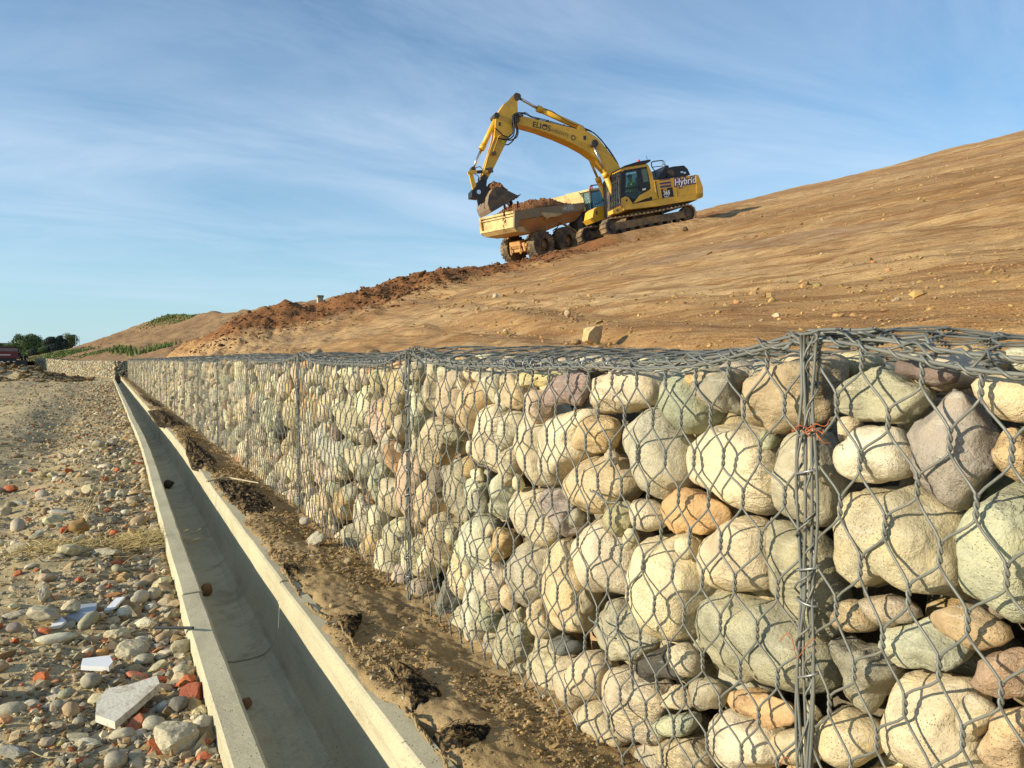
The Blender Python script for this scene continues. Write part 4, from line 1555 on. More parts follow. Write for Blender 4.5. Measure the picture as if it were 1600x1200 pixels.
    def ram(p0, p1, pm, y, r, name='hydraulic_ram'):
        """barrel from p0 to pm, bright rod on to p1"""
        q = tp([p0, pm, p1], y)
        v = [Vector((a, y, c_)) for a, c_ in q]
        b = cyl(B(), v[0], v[1], r, 16)
        d = (v[1] - v[0]).normalized()
        cyl(b, v[1] - d * .22, v[1] + d * .03, r * 1.18, 16)
        o = bm_obj(name, b, M_YEL, e)
        for p_ in o.data.polygons:
            p_.use_smooth = len(p_.vertices) == 4
        ob = bm_obj('ram_rod', cyl(B(), v[1], v[2], r * .5, 12), M_CHROME, o, smooth=True)
        bm_obj('ram_eye', cyl(B(), v[2] + Vector((0, -r * 1.1, 0)), v[2] + Vector((0, r * 1.1, 0)), r * .95, 14), M_DARK, o)
        return o
    ram((760, 285), (353, 86), (480, 158), 0.0, .135)                      # arm ram on the boom's back
    b = prism(B(), tp([(726, 292), (738, 262), (752, 262), (792, 302)], .18), -.18, .18)
    bm_obj('ram_bracket', b, M_YEL, e, .01)
    ram((228, 208), (74, 540), (130, 412), 0.0, .12)                       # bucket ram
    ram((1000, 800), (826, 382), (898, 562), .47, .125)                    # lifting rams
    q = tp([(944, 814)], -.47)[0]
    ram((944, 814), (760, 372), (855, 592), -.47, .125)
    c = tp([(826, 382)], .33)[0]
    bm_obj('ram_boss', cyl(B(), (c[0], -.56, c[1]), (c[0], .58, c[1]), .17, 16), M_DARK, e, .01)
    # linkage
    for yy in (-.33, .33):
        b = prism(B(), tp([(56, 566), (44, 572), (42, 556), (58, 544), (168, 546), (170, 562)], yy), yy - .04, yy + .04)
        bm_obj('tipping_link', b, M_YEL, e, .008)
    b = prism(B(), tp([(100, 548), (134, 542), (136, 560), (104, 566)], .38), .375, .385)
    bm_obj('link_cover', b, M_BLACK, e)
    for yy in (-.22, .22):
        b = prism(B(), tp([(48, 560), (70, 552), (97, 650), (88, 690), (72, 660)], yy), yy - .05, yy + .05)
        bm_obj('bucket_link', b, M_YEL, e, .01)
    # quick coupler and bucket
    b = prism(B(), tp([(70, 710), (70, 672), (95, 645), (112, 612), (140, 592), (164, 606), (160, 640), (180, 655), (178, 676), (120, 716)], .3), -.3, .3)
    qc = bm_obj('quick_coupler', b, M_BLACK, e, .02)
    c = tp([(112, 680)], .31)[0]
    bm_obj('coupler_cylinder', cyl(B(), (c[0], -.34, c[1]), (c[0], .34, c[1]), .1, 12), M_CHROME, qc, .01)
    near = [R3(*p) for p in ((275, 243), (236, 315), (222, 405), (240, 455), (264, 490), (330, 462), (430, 402), (556, 320))]
    yb0, yb1 = .78, -.82
    prof = [on_local(u, v, Mi, yb0) for u, v in near]
    # shell: back and floor swept across, open on top; the plates have thickness
    pr = np.array(prof)
    c0 = pr.mean(0)
    inn = pr + (c0 - pr) / np.linalg.norm(c0 - pr, axis=1, keepdims=True) * .05
    acc = Acc()
    n = len(pr)
    for yy in (0,):
        V = [(x, yb0, z) for x, z in pr] + [(x, yb1, z) for x, z in pr] + [(x, yb0, z) for x, z in inn] + [(x, yb1, z) for x, z in inn]
        F4 = []
        for i in range(n - 1):
            F4.append((i, i + 1, n + i + 1, n + i))
            F4.append((2 * n + i + 1, 2 * n + i, 3 * n + i, 3 * n + i + 1))
        for i in (0, n - 1):
            F4.append((i, n + i, 3 * n + i, 2 * n + i))
        acc.add(V, np.array(F4))
    bk = acc.obj('bucket', M_STEEL, e, False)
    for yy, s_ in ((yb0, 1), (yb1, -1)):
        bm_obj('side_plate', prism(B(), [tuple(p) for p in pr] + [tuple(p) for p in [on_local(*R3(430, 258), Mi, yb0), on_local(*R3(345, 228), Mi, yb0)]], yy - .02, yy + .02), M_DARK, bk, .006)
    tip = pr[-1]
    dirv = (pr[-1] - pr[-2]) / np.linalg.norm(pr[-1] - pr[-2])
    for q_ in range(5):
        yy = yb1 + .1 + q_ * (yb0 - yb1 - .2) / 4
        a_ = tip - dirv * .1
        nrm = np.array((-dirv[1], dirv[0]))
        poly = [tuple(a_ + nrm * .06), tuple(a_ - nrm * .06), tuple(tip + dirv * .2)]
        bm_obj('tooth', prism(B(), poly, yy - .06, yy + .06), M_DARK, bk)
    for xx in (130, 160):                                                   # ears up to the coupler
        pass
    for yy in (-.26, .26):
        b = prism(B(), tp([(95, 700), (110, 640), (178, 655), (196, 668), (150, 720), (110, 770)], yy), yy - .05, yy + .05)
        bm_obj('bucket_ear', b, M_BLACK, bk, .01)
    # wear strip on the bucket's back
    bm_obj('wear_strip', prism(B(), [tuple(pr[3]), tuple(pr[4]), tuple(pr[4] + (pr[4] - c0) * .04), tuple(pr[3] + (pr[3] - c0) * .04)], yb1 + .02, yb0 - .02), M_STEEL, bk)

    # hoses
    def hose(px, y, r=.03, nm='hydraulic_hose'):
        pts = [on_local(*R1(x, z), Mi, y) for x, z in px]
        wire_path([(x, y, z) for x, z in pts], r, M_BLACK, nm, e, 6, 40)
    hose([(405, 195), (370, 182), (335, 190), (318, 215), (322, 260), (332, 305), (300, 340), (268, 330), (215, 280)], .36)
    hose([(400, 185), (350, 186), (326, 230), (336, 280), (330, 330), (300, 352), (232, 345)], .44)
    hose([(395, 190), (345, 200), (345, 250), (360, 300), (350, 340), (310, 358), (255, 350)], .50)
    hose([(390, 200), (338, 215), (345, 270), (352, 310), (325, 362), (295, 386), (278, 384)], .36)
    hose([(360, 190), (330, 205), (316, 250), (330, 300)], .55)
    hose([(520, 158), (580, 180), (640, 225), (700, 255), (760, 275), (800, 292)], .12, .022)
    hose([(400, 180), (440, 208), (520, 226), (640, 262), (720, 282)], .2, .02)
    hose([(400, 188), (440, 214), (520, 234), (640, 268), (720, 288)], .3, .02)
    hose([(760, 285), (800, 290), (850, 325), (890, 370), (930, 420), (968, 480), (985, 510)], .1, .03)
    hose([(780, 290), (830, 308), (880, 356), (920, 412), (960, 470), (982, 505)], .22, .03)
    hose([(62, 548), (95, 528), (120, 520), (138, 540)], .1, .018)
    hose([(70, 560), (110, 580), (112, 620)], .2, .016)
    for px, pz in ((480, 224), (540, 238), (640, 266), (905, 405), (945, 456)):
        c = tp([(px, pz)], .25)[0]
        bm_obj('hose_clamp', box(B(), c[0] - .06, c[0] + .06, -.02, .3, c[1] - .04, c[1] + .05), M_DARK, e, .008)
    # pipes and valve along the arm
    q = tp([(268, 322), (236, 330), (205, 420), (196, 440)], .27)
    wire_path([(x, .27, z) for x, z in q], .025, M_YEL, 'arm_pipe', e)
    q = tp([(215, 330), (175, 440), (155, 520)], .26)
    wire_path([(x, .26, z) for x, z in q], .025, M_YEL, 'arm_pipe', e)
    c = tp([(200, 440)], .28)[0]
    bm_obj('arm_valve', box(B(), c[0] - .14, c[0] + .1, .24, .36, c[1] - .06, c[1] + .07), M_DARK, e, .02)
    c = tp([(172, 545)], .26)[0]
    bm_obj('arm_fitting', box(B(), c[0] - .2, c[0] + .14, .24, .34, c[1] - .12, c[1] + .1), M_DARK, e, .02)

    # lettering, on the near faces
    def put_text(s, px0, px1, yl, size, mat, parent, pz=None, sx=1.0, shear=0.0, name='lettering', off=0.0):
        a_, b_ = tp([px0, px1], yl)
        d = Vector((b_[0] - a_[0], 0, b_[1] - a_[1])).normalized()
        up = Vector((d.z, 0, -d.x))
        if up.z < 0:
            up = -up
        nrm = Vector((0, 1, 0))
        Mt = Matrix((d, up, nrm)).transposed().to_4x4()
        Mt.translation = Vector((a_[0], yl, a_[1]))
        return text_obj(name, s, mat, parent, Mt, size, .003, sx, shear, offset=off)
    put_text('ELIOS', (446, 271), (556, 298), .334, .36, M_INK, boom, sx=1.02, off=.004)
    put_text('AMBIENTE', (560, 301), (668, 335), .334, .215, M_INK, boom, sx=.92, off=-.004)
    c = tp([(530, 262)], .334)[0]
    bm_obj('emblem', prism(B(), tp([(514, 260), (520, 254), (526, 261), (531, 253), (536, 262), (543, 258), (541, 272), (517, 270)], .334), .331, .336), M_INK, boom)
    c = tp([(703, 341)], .334)[0]
    b = B()
    for q_ in range(12):
        a1 = q_ * math.pi / 6
        prism(b, [(c[0] + math.cos(a1 + s1) * r1, c[1] + math.sin(a1 + s1) * r1) for s1, r1 in ((-.2, .075), (.2, .075), (.16, .13), (-.16, .13))], .331, .335 + .0002 * q_)
    bm_obj('round_emblem', b, M_INK, boom)
    bm_obj('warning_sign', prism(B(), tp([(765, 330), (782, 326), (784, 352), (768, 356)], .334), .331, .336), M_INK, boom)
    bm_obj('arm_sign', prism(B(), tp([(236, 246), (250, 242), (248, 266), (236, 268)], ya), ya + .001, ya + .006), M_INK, arm)
    bm_obj('green_mark', prism(B(), tp([(258, 352), (274, 350), (272, 376), (256, 372)], ya), ya + .001, ya + .006), M_HIVIS, arm)
    yl = 1.481
    for q_ in range(3):
        z = q_ * 19
        bm_obj('stripe_decal', prism(B(), tp([(1238 + q_ * 3, 604 + z), (1308 + q_ * 3, 594 + z), (1311 + q_ * 3, (602, 606, 608)[q_] + z), (1240 + q_ * 3, (609, 615, 618)[q_] + z)], yl), yl, yl + .004), M_PURPLE, e)
    bm_obj('model_plate', prism(B(), tp([(1250, 662), (1322, 650), (1331, 708), (1260, 720)], yl), yl, yl + .004), M_BLACK, e)
    put_text('HB', (1266, 675), (1292, 671), yl + .006, .17, M_YEL, e, sx=1.0, off=.004)
    put_text('365', (1266, 700), (1318, 692), yl + .006, .25, M_WHITE, e, sx=1.0, shear=.2, off=.008)
    put_text('NLC', (1272, 716), (1302, 711), yl + .006, .13, M_WHITE, e, sx=1.1, shear=.2, off=.003)
    put_text('Hybrid', (1336, 641), (1450, 624), yl + .003, .45, M_PURPLE, e, sx=.98, shear=.2, off=.06)
    put_text('Hybrid', (1336, 641), (1450, 624), yl + .008, .45, M_WHITE, e, sx=.98, shear=.2, off=.006)
    put_text('KOMATSU', (1040, 546), (1090, 538), yc1 - .02, .085, M_WHITE, e)
    put_text('E', (975, 803), (990, 799), 1.452, .17, M_INK, e, sx=1.2, off=.006)
    put_text('E', (846, 822), (858, 818), -.446, .22, M_INK, e, sx=1.2, off=.006)

    # the operator, a thing of its own inside the cab
    c = tp([(1075, 660)], 1.0)[0]
    person_seated(M, c[0], 1.0, c[1])
    # earth in the bucket
    poly = [on_local(*R3(*p), Mi, .0) for p in ((215, 300), (260, 230), (300, 225), (370, 260), (430, 330), (300, 400), (220, 390))]
    ctr = np.mean(poly, 0)
    V = []
    xs = np.linspace(0, 1, 44)
    xa, xb = on_local(*R3(285, 300), Mi, yb0), on_local(*R3(535, 322), Mi, yb0)
    Xg, Yg, F = grid(xs, np.linspace(yb1 + .04, yb0 - .04, 34))
    bx_ = xa[0] + (xb[0] - xa[0]) * Xg
    bz_ = xa[1] + (xb[1] - xa[1]) * Xg
    hh = np.sin(np.pi * Xg) ** .6 * np.sin(np.pi * np.clip((Yg - yb1) / (yb0 - yb1), 0, 1)) ** .5
    top = bz_ + hh * .74 * (1 - .9 * (Xg - .4)) + .10 * fb2(Xg, Yg, 5, 3.5, 4, 801, .6) * hh - .04
    bot = np.stack([bx_, Yg, bz_ - .45 * np.sin(np.pi * Xg) ** .7 * 1.0], -1)
    acc = Acc()
    acc.add(np.stack([bx_, Yg, top], -1).reshape(-1, 3), F, (.155, .072, .033))
    for _ in range(120):
        i, j = rng.integers(4, 40), rng.integers(3, 31)
        s_ = rng.uniform(.03, .10)
        acc.add(ICO[1][0] * rng.normal(1, .16, (len(V20[0]), 1)) * s_ + np.array((bx_[i, j], Yg[i, j], top[i, j])), ICO[1][1], np.array((.17, .08, .036)) * rng.uniform(.8, 1.4))
    ob = acc.obj('soil_heap', M_CLOD, None, False, label='red-brown earth heaped in the raised excavator bucket', cat='soil')
    ob.matrix_world = M
    # crumbs on their way down from the teeth
    acc = Acc()
    for cx_, y_, zlen, n_ in ((405, .5, 470, 60), (470, .3, 120, 46), (548, .6, 110, 14)):
        for q_ in range(n_):
            t = (q_ / n_)
            u, v = R3(cx_ + rng.normal(0, 4 + 5 * t), 385 + zlen * t ** 1.2)
            x, z = on_local(u, v, Mi, y_)
            s_ = rng.uniform(.012, .04) * (1.4 - t)
            acc.add(ICO[1][0] * (s_, s_, s_ * rng.uniform(1, 2.2)) + np.array((x, y_ + rng.normal(0, .1), z)), ICO[1][1], (.14, .065, .03))
    ob = acc.obj('falling_soil', M_CLOD, None, label='thin streams of earth trickling from the raised bucket', cat='soil', kind='stuff')
    ob.matrix_world = M
    return M


def person_seated(M, x, y, z):
    b = bmesh.new()
    me = bpy.data.meshes.new('person')
    pts = [(0, 0, -.18), (0, 0, .05), (0, 0, .27), (.03, 0, .40), (.05, 0, .50), (.07, 0, .60),
           (.02, .2, .25), (.15, .26, .02), (.38, .2, .06), (.02, -.2, .25), (.15, -.26, .02), (.38, -.2, .06),
           (.2, .11, -.2), (.48, .12, -.18), (.52, .12, -.58), (.2, -.11, -.2), (.48, -.12, -.18), (.52, -.12, -.58)]
    ed = [(0, 1), (1, 2), (2, 3), (3, 4), (4, 5), (2, 6), (6, 7), (7, 8), (2, 9), (9, 10), (10, 11), (0, 12), (12, 13), (13, 14), (0, 15), (15, 16), (16, 17)]
    rr = [.17, .16, .17, .07, .10, .09, .085, .06, .045, .085, .06, .045, .10, .08, .055, .10, .08, .055]
    vs = [b.verts.new(p) for p in pts]
    for i, j in ed:
        b.edges.new((vs[i], vs[j]))
    b.to_mesh(me)
    b.free()
    o = link('person', me, label='operator in a yellow-green hi-vis jacket seated in the excavator cab', cat='person')
    o.matrix_world = M @ Matrix.Translation((x, y, z))
    md = o.modifiers.new('skin', 'SKIN')
    for i, v in enumerate(me.skin_vertices[0].data):
        v.radius = (rr[i], rr[i])
    me.skin_vertices[0].data[0].use_root = True
    o.modifiers.new('sub', 'SUBSURF').levels = 2
    o.modifiers['sub'].render_levels = 2
    dg = bpy.context.evaluated_depsgraph_get()
    m2 = bpy.data.meshes.new_from_object(o.evaluated_get(dg))
    o.modifiers.clear()
    o.data = m2
    for m in (M_HIVIS, M_SKIN, M_CLOTH):
        m2.materials.append(m)
    mats = []
    for p in m2.polygons:
        c = p.center
        p.use_smooth = True
        p.material_index = 1 if (c.z > .36 or c.x > .34 and c.z > -.1) else (2 if c.z < -.12 else 0)
    h = B()
    bmesh.ops.create_uvsphere(h, u_segments=14, v_segments=8, radius=.125, matrix=Matrix.Translation((.04, 0, .60)) @ Matrix.Diagonal((1, .85, .8, 1)))
    bm_obj('cap', h, M_CLOTH, o, smooth=True)
    return o


excavator()


# ------------------------------------------------------------------ the dump truck
def tyre_mesh(R=.8, w=.62, seg=40):
    prof = [(.46, -.5), (.60, -.5), (.80, -.5), (.93, -.47), (.97, -.38), (.985, 0), (.97, .38), (.93, .47), (.80, .5), (.60, .5), (.46, .5)]
    a = np.arange(seg) * 2 * math.pi / seg
    V = np.stack([np.stack([np.cos(a) * r * R, np.full(seg, y * w), np.sin(a) * r * R], 1) for r, y in prof], 0)
    k = len(prof)
    i = np.arange(k - 1)[:, None] * seg
    j = np.arange(seg)[None]
    F = np.stack([i + j, i + (j + 1) % seg, i + seg + (j + 1) % seg, i + seg + j], -1).reshape(-1, 4)
    acc = Acc()
    acc.add(V.reshape(-1, 3), F)
    n = 22
    for q in range(n):
        for s in (-1, 1):
            th = 2 * math.pi * (q + (.5 if s > 0 else 0)) / n
            pts = []
            for rr in (.92, 1.02):
                for yy, dt in ((.02, .0), (.5, .10)):
                    for dd in (-.075, .075):
                        t = th + dt * 1.0 + dd
                        pts.append((math.cos(t) * rr * R * (1 if yy < .4 else .975), s * yy * w, math.sin(t) * rr * R * (1 if yy < .4 else .975)))
            acc.add(pts, np.array([[0, 1, 3, 2], [4, 6, 7, 5], [0, 4, 5, 1], [2, 3, 7, 6], [0, 2, 6, 4], [1, 5, 7, 3]]))
    return acc


def wheel(parent, x, y, z, side, name='wheel'):
    acc = tyre_mesh()
    o = acc.obj(name, M_TYRE, parent, True, loc=(x, y, z))
    for p in o.data.polygons:
        p.use_smooth = False
    s = side
    b = B()
    R = .8
    bmesh.ops.create_cone(b, cap_ends=False, segments=28, radius1=.47 * R, radius2=.40 * R, depth=.16, matrix=Matrix.Translation((0, s * .25, 0)) @ Matrix.Rotation(-s * math.pi / 2, 4, 'X'))
    cyl(b, (0, s * .12, 0), (0, s * .17, 0), .41 * R, 28)
    cyl(b, (0, s * -.28, 0), (0, s * -.24, 0), .45 * R, 28)
    bm_obj('rim', b, M_RIM, o)
    b = cyl(B(), (0, s * .16, 0), (0, s * .27, 0), .17, 18, .13)
    for q in range(10):
        a = q * math.pi / 5
        cyl(b, (math.cos(a) * .24, s * .17, math.sin(a) * .24), (math.cos(a) * .24, s * .20, math.sin(a) * .24), .022, 6)
    bm_obj('hub', b, M_RIM, o)
    return o


def dump_truck():
    M = TRUCK_M
    Mi = M.inverted()
    e = empty('dump_truck', 'muddy ochre articulated dump truck loaded with earth behind the excavator', 'dump truck', mat=M)
    tp = lambda pts, yl, conv=R3: tr_poly(pts, Mi, yl, conv)
    x2 = tp([(1078, 830)], -1.25)[0][0]
    for x in (0.0, x2, x2 + 3.9):
        for s in (-1, 1):
            wheel(e, x, s * 1.13, .8, s)
    b = B()
    prism(b, [(-.9, .85), (x2 + 1.2, .85), (x2 + 1.2, 1.25), (-.9, 1.25)], -.45, .45)
    for x in (0, x2):
        cyl(b, (x, -.9, .8), (x, .9, .8), .2, 12)
        box(b, x - .3, x + .3, -.3, .3, .55, 1.0)
    bm_obj('rear_chassis', b, M_BED, e, .02)
    b = B()
    prism(b, [(x2 + 1.3, .9), (x2 + 5.6, .9), (x2 + 5.6, 1.35), (x2 + 1.3, 1.35)], -.5, .5)
    bm_obj('front_chassis', b, M_DARK, e, .02)

    # body: outer skin measured on the near side
    yr = 1.45
    rail_top = tp([(515, 478), (1285, 390)], -yr)
    rail = tp([(515, 478), (545, 476), (1285, 390), (1280, 442), (1225, 484), (960, 520), (700, 560), (560, 582), (540, 690), (512, 650)], -yr)
    for s in (-1, 1):
        b = prism(B(), rail, s * yr - .06 * (s > 0), s * yr + .06 * (s < 0))
        bm_obj('side_rail', b, M_RAIL, e, .012)
    b = prism(B(), tp([(508, 480), (545, 474), (572, 600), (530, 690), (505, 660)], -yr), -yr - .05, -yr + .07)
    bm_obj('corner_post', b, M_RAIL, e, .01)
    # sloped hopper side below the rail
    upx = tp([(530, 600), (1275, 470)], -yr + .06)
    lox = tp([(545, 688), (640, 730), (850, 700), (1000, 640), (1190, 585), (1235, 520)], -1.05)
    x0, z0 = tp([(528, 680)], -yr)[0]
    xF, zF = tp([(1262, 470)], -yr)[0]
    hop = [(x0, z0)] + lox + [(xF, zF)]
    acc = Acc()
    top_l = [tp([p], -yr + .05)[0] for p in ((525, 600), (620, 575), (850, 540), (1000, 515), (1190, 488), (1275, 440))]
    n = len(lox)
    for s in (-1, 1):
        V = [(x, s * (yr - .05), z) for x, z in top_l] + [(x, s * 1.0, z) for x, z in lox]
        F = [(i, i + 1, n + i + 1, n + i) if s < 0 else (i + 1, i, n + i, n + i + 1) for i in range(n - 1)]
        acc.add(V, np.array(F))
    V = [(x, -1.0, z) for x, z in lox] + [(x, 1.0, z) for x, z in lox]
    acc.add(V, np.array([(i, i + 1, n + i + 1, n + i) for i in range(n - 1)]))
    hopper = acc.obj('hopper', M_BED, e, False)
    md = hopper.modifiers.new('solidify', 'SOLIDIFY')
    md.thickness = .05
    md.offset = 0
    gus = tp([(795, 500), (1010, 512), (1035, 520), (960, 548), (880, 556), (862, 578), (842, 556), (800, 530)], -yr)
    bm_obj('gusset', prism(B(), gus, -yr - .10, -yr + .0), M_YEL2, e, .01)
    # tail: frame and panel facing back
    def face_at(pts_img, depth=.0):
        """points of the tail plane: near edge pixels at -yr, far edge at +yr"""
        return pts_img
    nt_, nb = tp([(515, 482)], -yr)[0], tp([(532, 652)], -yr)[0]
    nb2 = tp([(510, 690)], -yr + .1)[0]
    b = B()
    prism(b, [nt_, (nt_[0] + .12, nt_[1]), (nb[0] + .12, nb[1]), nb], -yr, yr)
    bm_obj('tail_panel', b, M_YEL2, e, .01)
    dz = nt_[1] - nb[1]
    def tail_bar(t0, t1, d, nm='tail_beam', y0=-yr, y1=yr):
        p0 = (nt_[0] + (nb[0] - nt_[0]) * t0, nt_[1] - dz * t0)
        p1 = (nt_[0] + (nb[0] - nt_[0]) * t1, nt_[1] - dz * t1)
        bm_obj(nm, prism(B(), [p0, (p0[0] - d, p0[1]), (p1[0] - d, p1[1]), p1], y0, y1), M_YEL2, e, .015)
    tail_bar(-.02, .12, .10)
    tail_bar(.22, .30, .08)
    tail_bar(.88, 1.02, .16)
    tail_bar(-.02, 1.0, .12, 'tail_post', yr - .14, yr + .03)
    b = prism(B(), [(nb[0] - .16, nb[1]), (nb[0] + .6, nb[1] - .05), (lox[1][0], lox[1][1]), (nb[0] + .1, nb[1] - .26)], -yr + .1, yr - .1)
    bm_obj('tail_lip', b, M_YEL2, e, .015)
    # head board
    hb = [on_local(*R3(1248, 300), Mi, -yr), on_local(*R3(1268, 388), Mi, -yr)]
    xh = hb[1][0]
    zr = rail_top[1][1]
    zt = on_local(*R3(1235, 276), Mi, -1.2)[1]
    V2 = [(-yr, zr - .5), (yr, zr - .5), (yr, zt - .35), (1.1, zt), (-1.15, zt), (-yr, zt - .42)]
    b = B()
    Af = [b.verts.new((xh - .02, y, z)) for y, z in V2]
    Bf = [b.verts.new((xh + .06, y, z)) for y, z in V2]
    b.faces.new(Af)
    b.faces.new(Bf[::-1])
    for i in range(6):
        b.faces.new((Af[i], Af[(i + 1) % 6], Bf[(i + 1) % 6], Bf[i]))
    bm_obj('head_board', b, M_YEL2, e, .01)
    # the lift ram and suspension bits under the body
    q = tp([(965, 575), (1190, 715)], -1.1)
    b = cyl(B(), (q[0][0], -1.1, q[0][1]), (q[1][0], -1.1, q[1][1]), .07, 12)
    bm_obj('lift_ram', b, M_BED, e)
    q = tp([(1000, 610), (985, 660), (930, 700)], -1.1)
    wire_path([(x, -1.1, z) for x, z in q], .03, M_DARK, 'brake_hose', e)
    b = B()
    box(b, -.9, -.35, -.45, .45, .82, 1.0)
    box(b, -.8, -.66, -.7, .5, .62, 1.1)
    box(b, -.98, -.9, -.5, -.38, .5, 1.0)
    box(b, -.98, -.9, .28, .4, .5, 1.0)
    cyl(b, (-.9, -.9, .95), (-.5, -.9, .95), .1, 10)
    bm_obj('rear_axle_frame', b, M_BED, e, .03)
    # mudguard / apron in front of the second wheel
    b = prism(B(), tp([(1190, 600), (1240, 540), (1255, 690), (1200, 700)], -1.2), -1.25, -.6)
    bm_obj('mud_flap', b, M_DARK, e, .01)

    # cab and bonnet
    xc0, zc0 = tp([(1352, 440)], -.95)[0]
    xc1 = tp([(1530, 420)], -.95)[0][0]
    zt0 = tp([(1356, 250)], -.95)[0][1]
    zb0 = zc0 - .15
    zlow = 1.0
    b = box(B(), xc0, xc1 + .3, -.95, .95, zlow, zb0)
    bm_obj('cab_body', b, M_BLACK, e, .04)
    b = box(B(), xc0 - .06, xc1 + .2, -1.0, 1.0, zt0 - .08, zt0 + .04)
    bm_obj('cab_roof', b, M_YEL2, e, .03)
    for x in (xc0 + .05, xc1 + .1):
        for s in (-1, 1):
            bm_obj('cab_pillar', box(B(), x - .05, x + .05, s * .93 - .04, s * .93 + .04, zb0, zt0 - .08), M_DARK, e, .01)
    for s in (-1, 1):
        bm_obj('side_window', box(B(), xc0 + .1, xc1 + .05, s * .93 - .008, s * .93 + .008, zb0, zt0 - .08), M_GLASS, e)
    bm_obj('rear_window', box(B(), xc0 + .03, xc0 + .045, -.89, .89, zb0, zt0 - .08), M_GLASS2, e)
    bm_obj('windscreen', box(B(), xc1 + .08, xc1 + .095, -.89, .89, zb0, zt0 - .08), M_GLASS, e)
    bm_obj('rear_window_bar', box(B(), xc0 - .01, xc0 + .02, -.42, -.36, zb0, zt0 - .08), M_DARK, e)
    bm_obj('driver_seat', prism(B(), [(xc0 + .35, zb0 - .1), (xc0 + .45, zb0 + .6), (xc0 + .6, zb0 + .6), (xc0 + .6, zb0 + .1), (xc0 + 1.0, zb0 + .05), (xc0 + 1.0, zb0 - .1)], -.25, .25), M_BLACK, e, .03)
    b = prism(B(), [(xc1 + .3, zlow), (xc1 + 2.3, zlow), (xc1 + 2.3, zb0 - .35), (xc1 + .3, zb0 - .05)], -.75, .75)
    bm_obj('bonnet', b, M_YEL2, e, .06)
    for s in (-1, 1):
        b = prism(B(), [(x2 + 2.9, 1.55), (x2 + 3.2, 1.8), (x2 + 4.6, 1.8), (x2 + 4.95, 1.5), (x2 + 4.95, 1.42), (x2 + 4.55, 1.68), (x2 + 3.25, 1.68), (x2 + 2.95, 1.45)], s * 1.1 - .35, s * 1.1 + .35)
        bm_obj('front_mudguard', b, M_BLACK, e, .02)
    # rails: a grab rail frame, mirror bar and beacon
    pts = [(xc0 - .05, -1.08, zlow + .9), (xc0 - .05, -1.08, zt0 + .02), (xc0 + .0, -1.08, zt0 + .22), (xc0 + 1.0, -1.08, zt0 + .22), (xc0 + 1.05, -1.08, zt0 + .0)]
    wire_path(pts, .035, M_BLACK, 'grab_rail', e)
    bm_obj('beacon', cyl(B(), (xc0 + .4, -.8, zt0 + .04), (xc0 + .4, -.8, zt0 + .2), .07, 12), M_RED, e)
    bm_obj('mirror', box(B(), xc0 + .9, xc0 + 1.0, -1.3, -1.1, zb0 + .3, zb0 + .75), M_BLACK, e, .02)
    wire_path([(xc0 + .3, -1.0, zb0 + .25), (xc0 + .6, -1.05, zb0 + .3), (xc0 + .95, -1.2, zb0 + .55)], .025, M_BLACK, 'mirror_bar', e)
    # lettering
    def put_text(s, px0, px1, size, sx=1.0):
        a_, b_ = tp([px0, px1], -yr - .002)
        d = Vector((b_[0] - a_[0], 0, b_[1] - a_[1])).normalized()
        up = Vector((-d.z, 0, d.x))
        Mt = Matrix((d, up, Vector((0, -1, 0)))).transposed().to_4x4()
        Mt.translation = Vector((a_[0], -yr - .003, a_[1]))
        text_obj('lettering', s, M_LET2, e, Mt, size, .003, sx, offset=.008)
    put_text('HM', (1040, 482), (1085, 476), .30, .8)
    put_text('300', (1088, 478), (1166, 466), .42, .86)

    # the load, a thing of its own
    xa, za = rail_top[0]
    xb, zb = rail_top[1]
    Xg, Yg, F = grid(np.linspace(0, 1, 90), np.linspace(-1.38, 1.38, 50))
    bx_ = xa + .25 + (xb - xa - .35) * Xg
    bz_ = za + (zb - za) * Xg - .12
    cross = np.clip(1 - (Yg / 1.42) ** 2, 0, 1) ** .6
    prof = np.interp(Xg, [0, .08, .2, .3, .42, .55, .68, .8, 1], [0, .25, .62, .62, .72, .85, .68, .35, .1])
    hh = prof * cross * .80
    top = bz_ + hh + .11 * fb2(bx_, Yg, 1.6, 1.6, 5, 811, .6) * np.clip(prof, 0, .5) * 2 * cross + .02
    acc = Acc()
    acc.add(np.stack([bx_, Yg, top], -1).reshape(-1, 3), F, (.20, .092, .042))
    for _ in range(260):
        i, j = rng.integers(6, 84), rng.integers(4, 46)
        s_ = rng.uniform(.03, .09)
        acc.add(ICO[1][0] * rng.normal(1, .16, (len(V20[0]), 1)) * s_ + np.array((bx_[i, j], Yg[i, j], top[i, j])), ICO[1][1], np.array((.21, .10, .046)) * rng.uniform(.75, 1.4))
    ob = acc.obj('soil_heap', M_CLOD, None, False, label='mounded load of red-brown earth in the dump truck body', cat='soil')
    ob.matrix_world = M


M_LET2 = m_flat('pale_lettering', (0.62, 0.60, 0.52), 0.6, 0, 0.05)
dump_truck()
# ------------------------------------------------------------------ gravel, rubble and the small things by the drain
RUB = [((.40, .36, .27), 5), ((.33, .31, .25), 5), ((.46, .42, .33), 3), ((.28, .27, .23), 3), ((.36, .30, .21), 3), ((.24, .20, .15), 2), ((.52, .50, .43), 1.6),
       ((.36, .14, .08), .7), ((.30, .115, .065), .6), ((.42, .24, .14), .6), ((.42, .32, .18), 2.2), ((.30, .225, .13), 4), ((.20, .20, .19), .8)]
RW = np.array([w for _, w in RUB])
RW = RW / RW.sum()
RC = np.array([c for c, _ in RUB]) * (1.10, 1.0, .80)


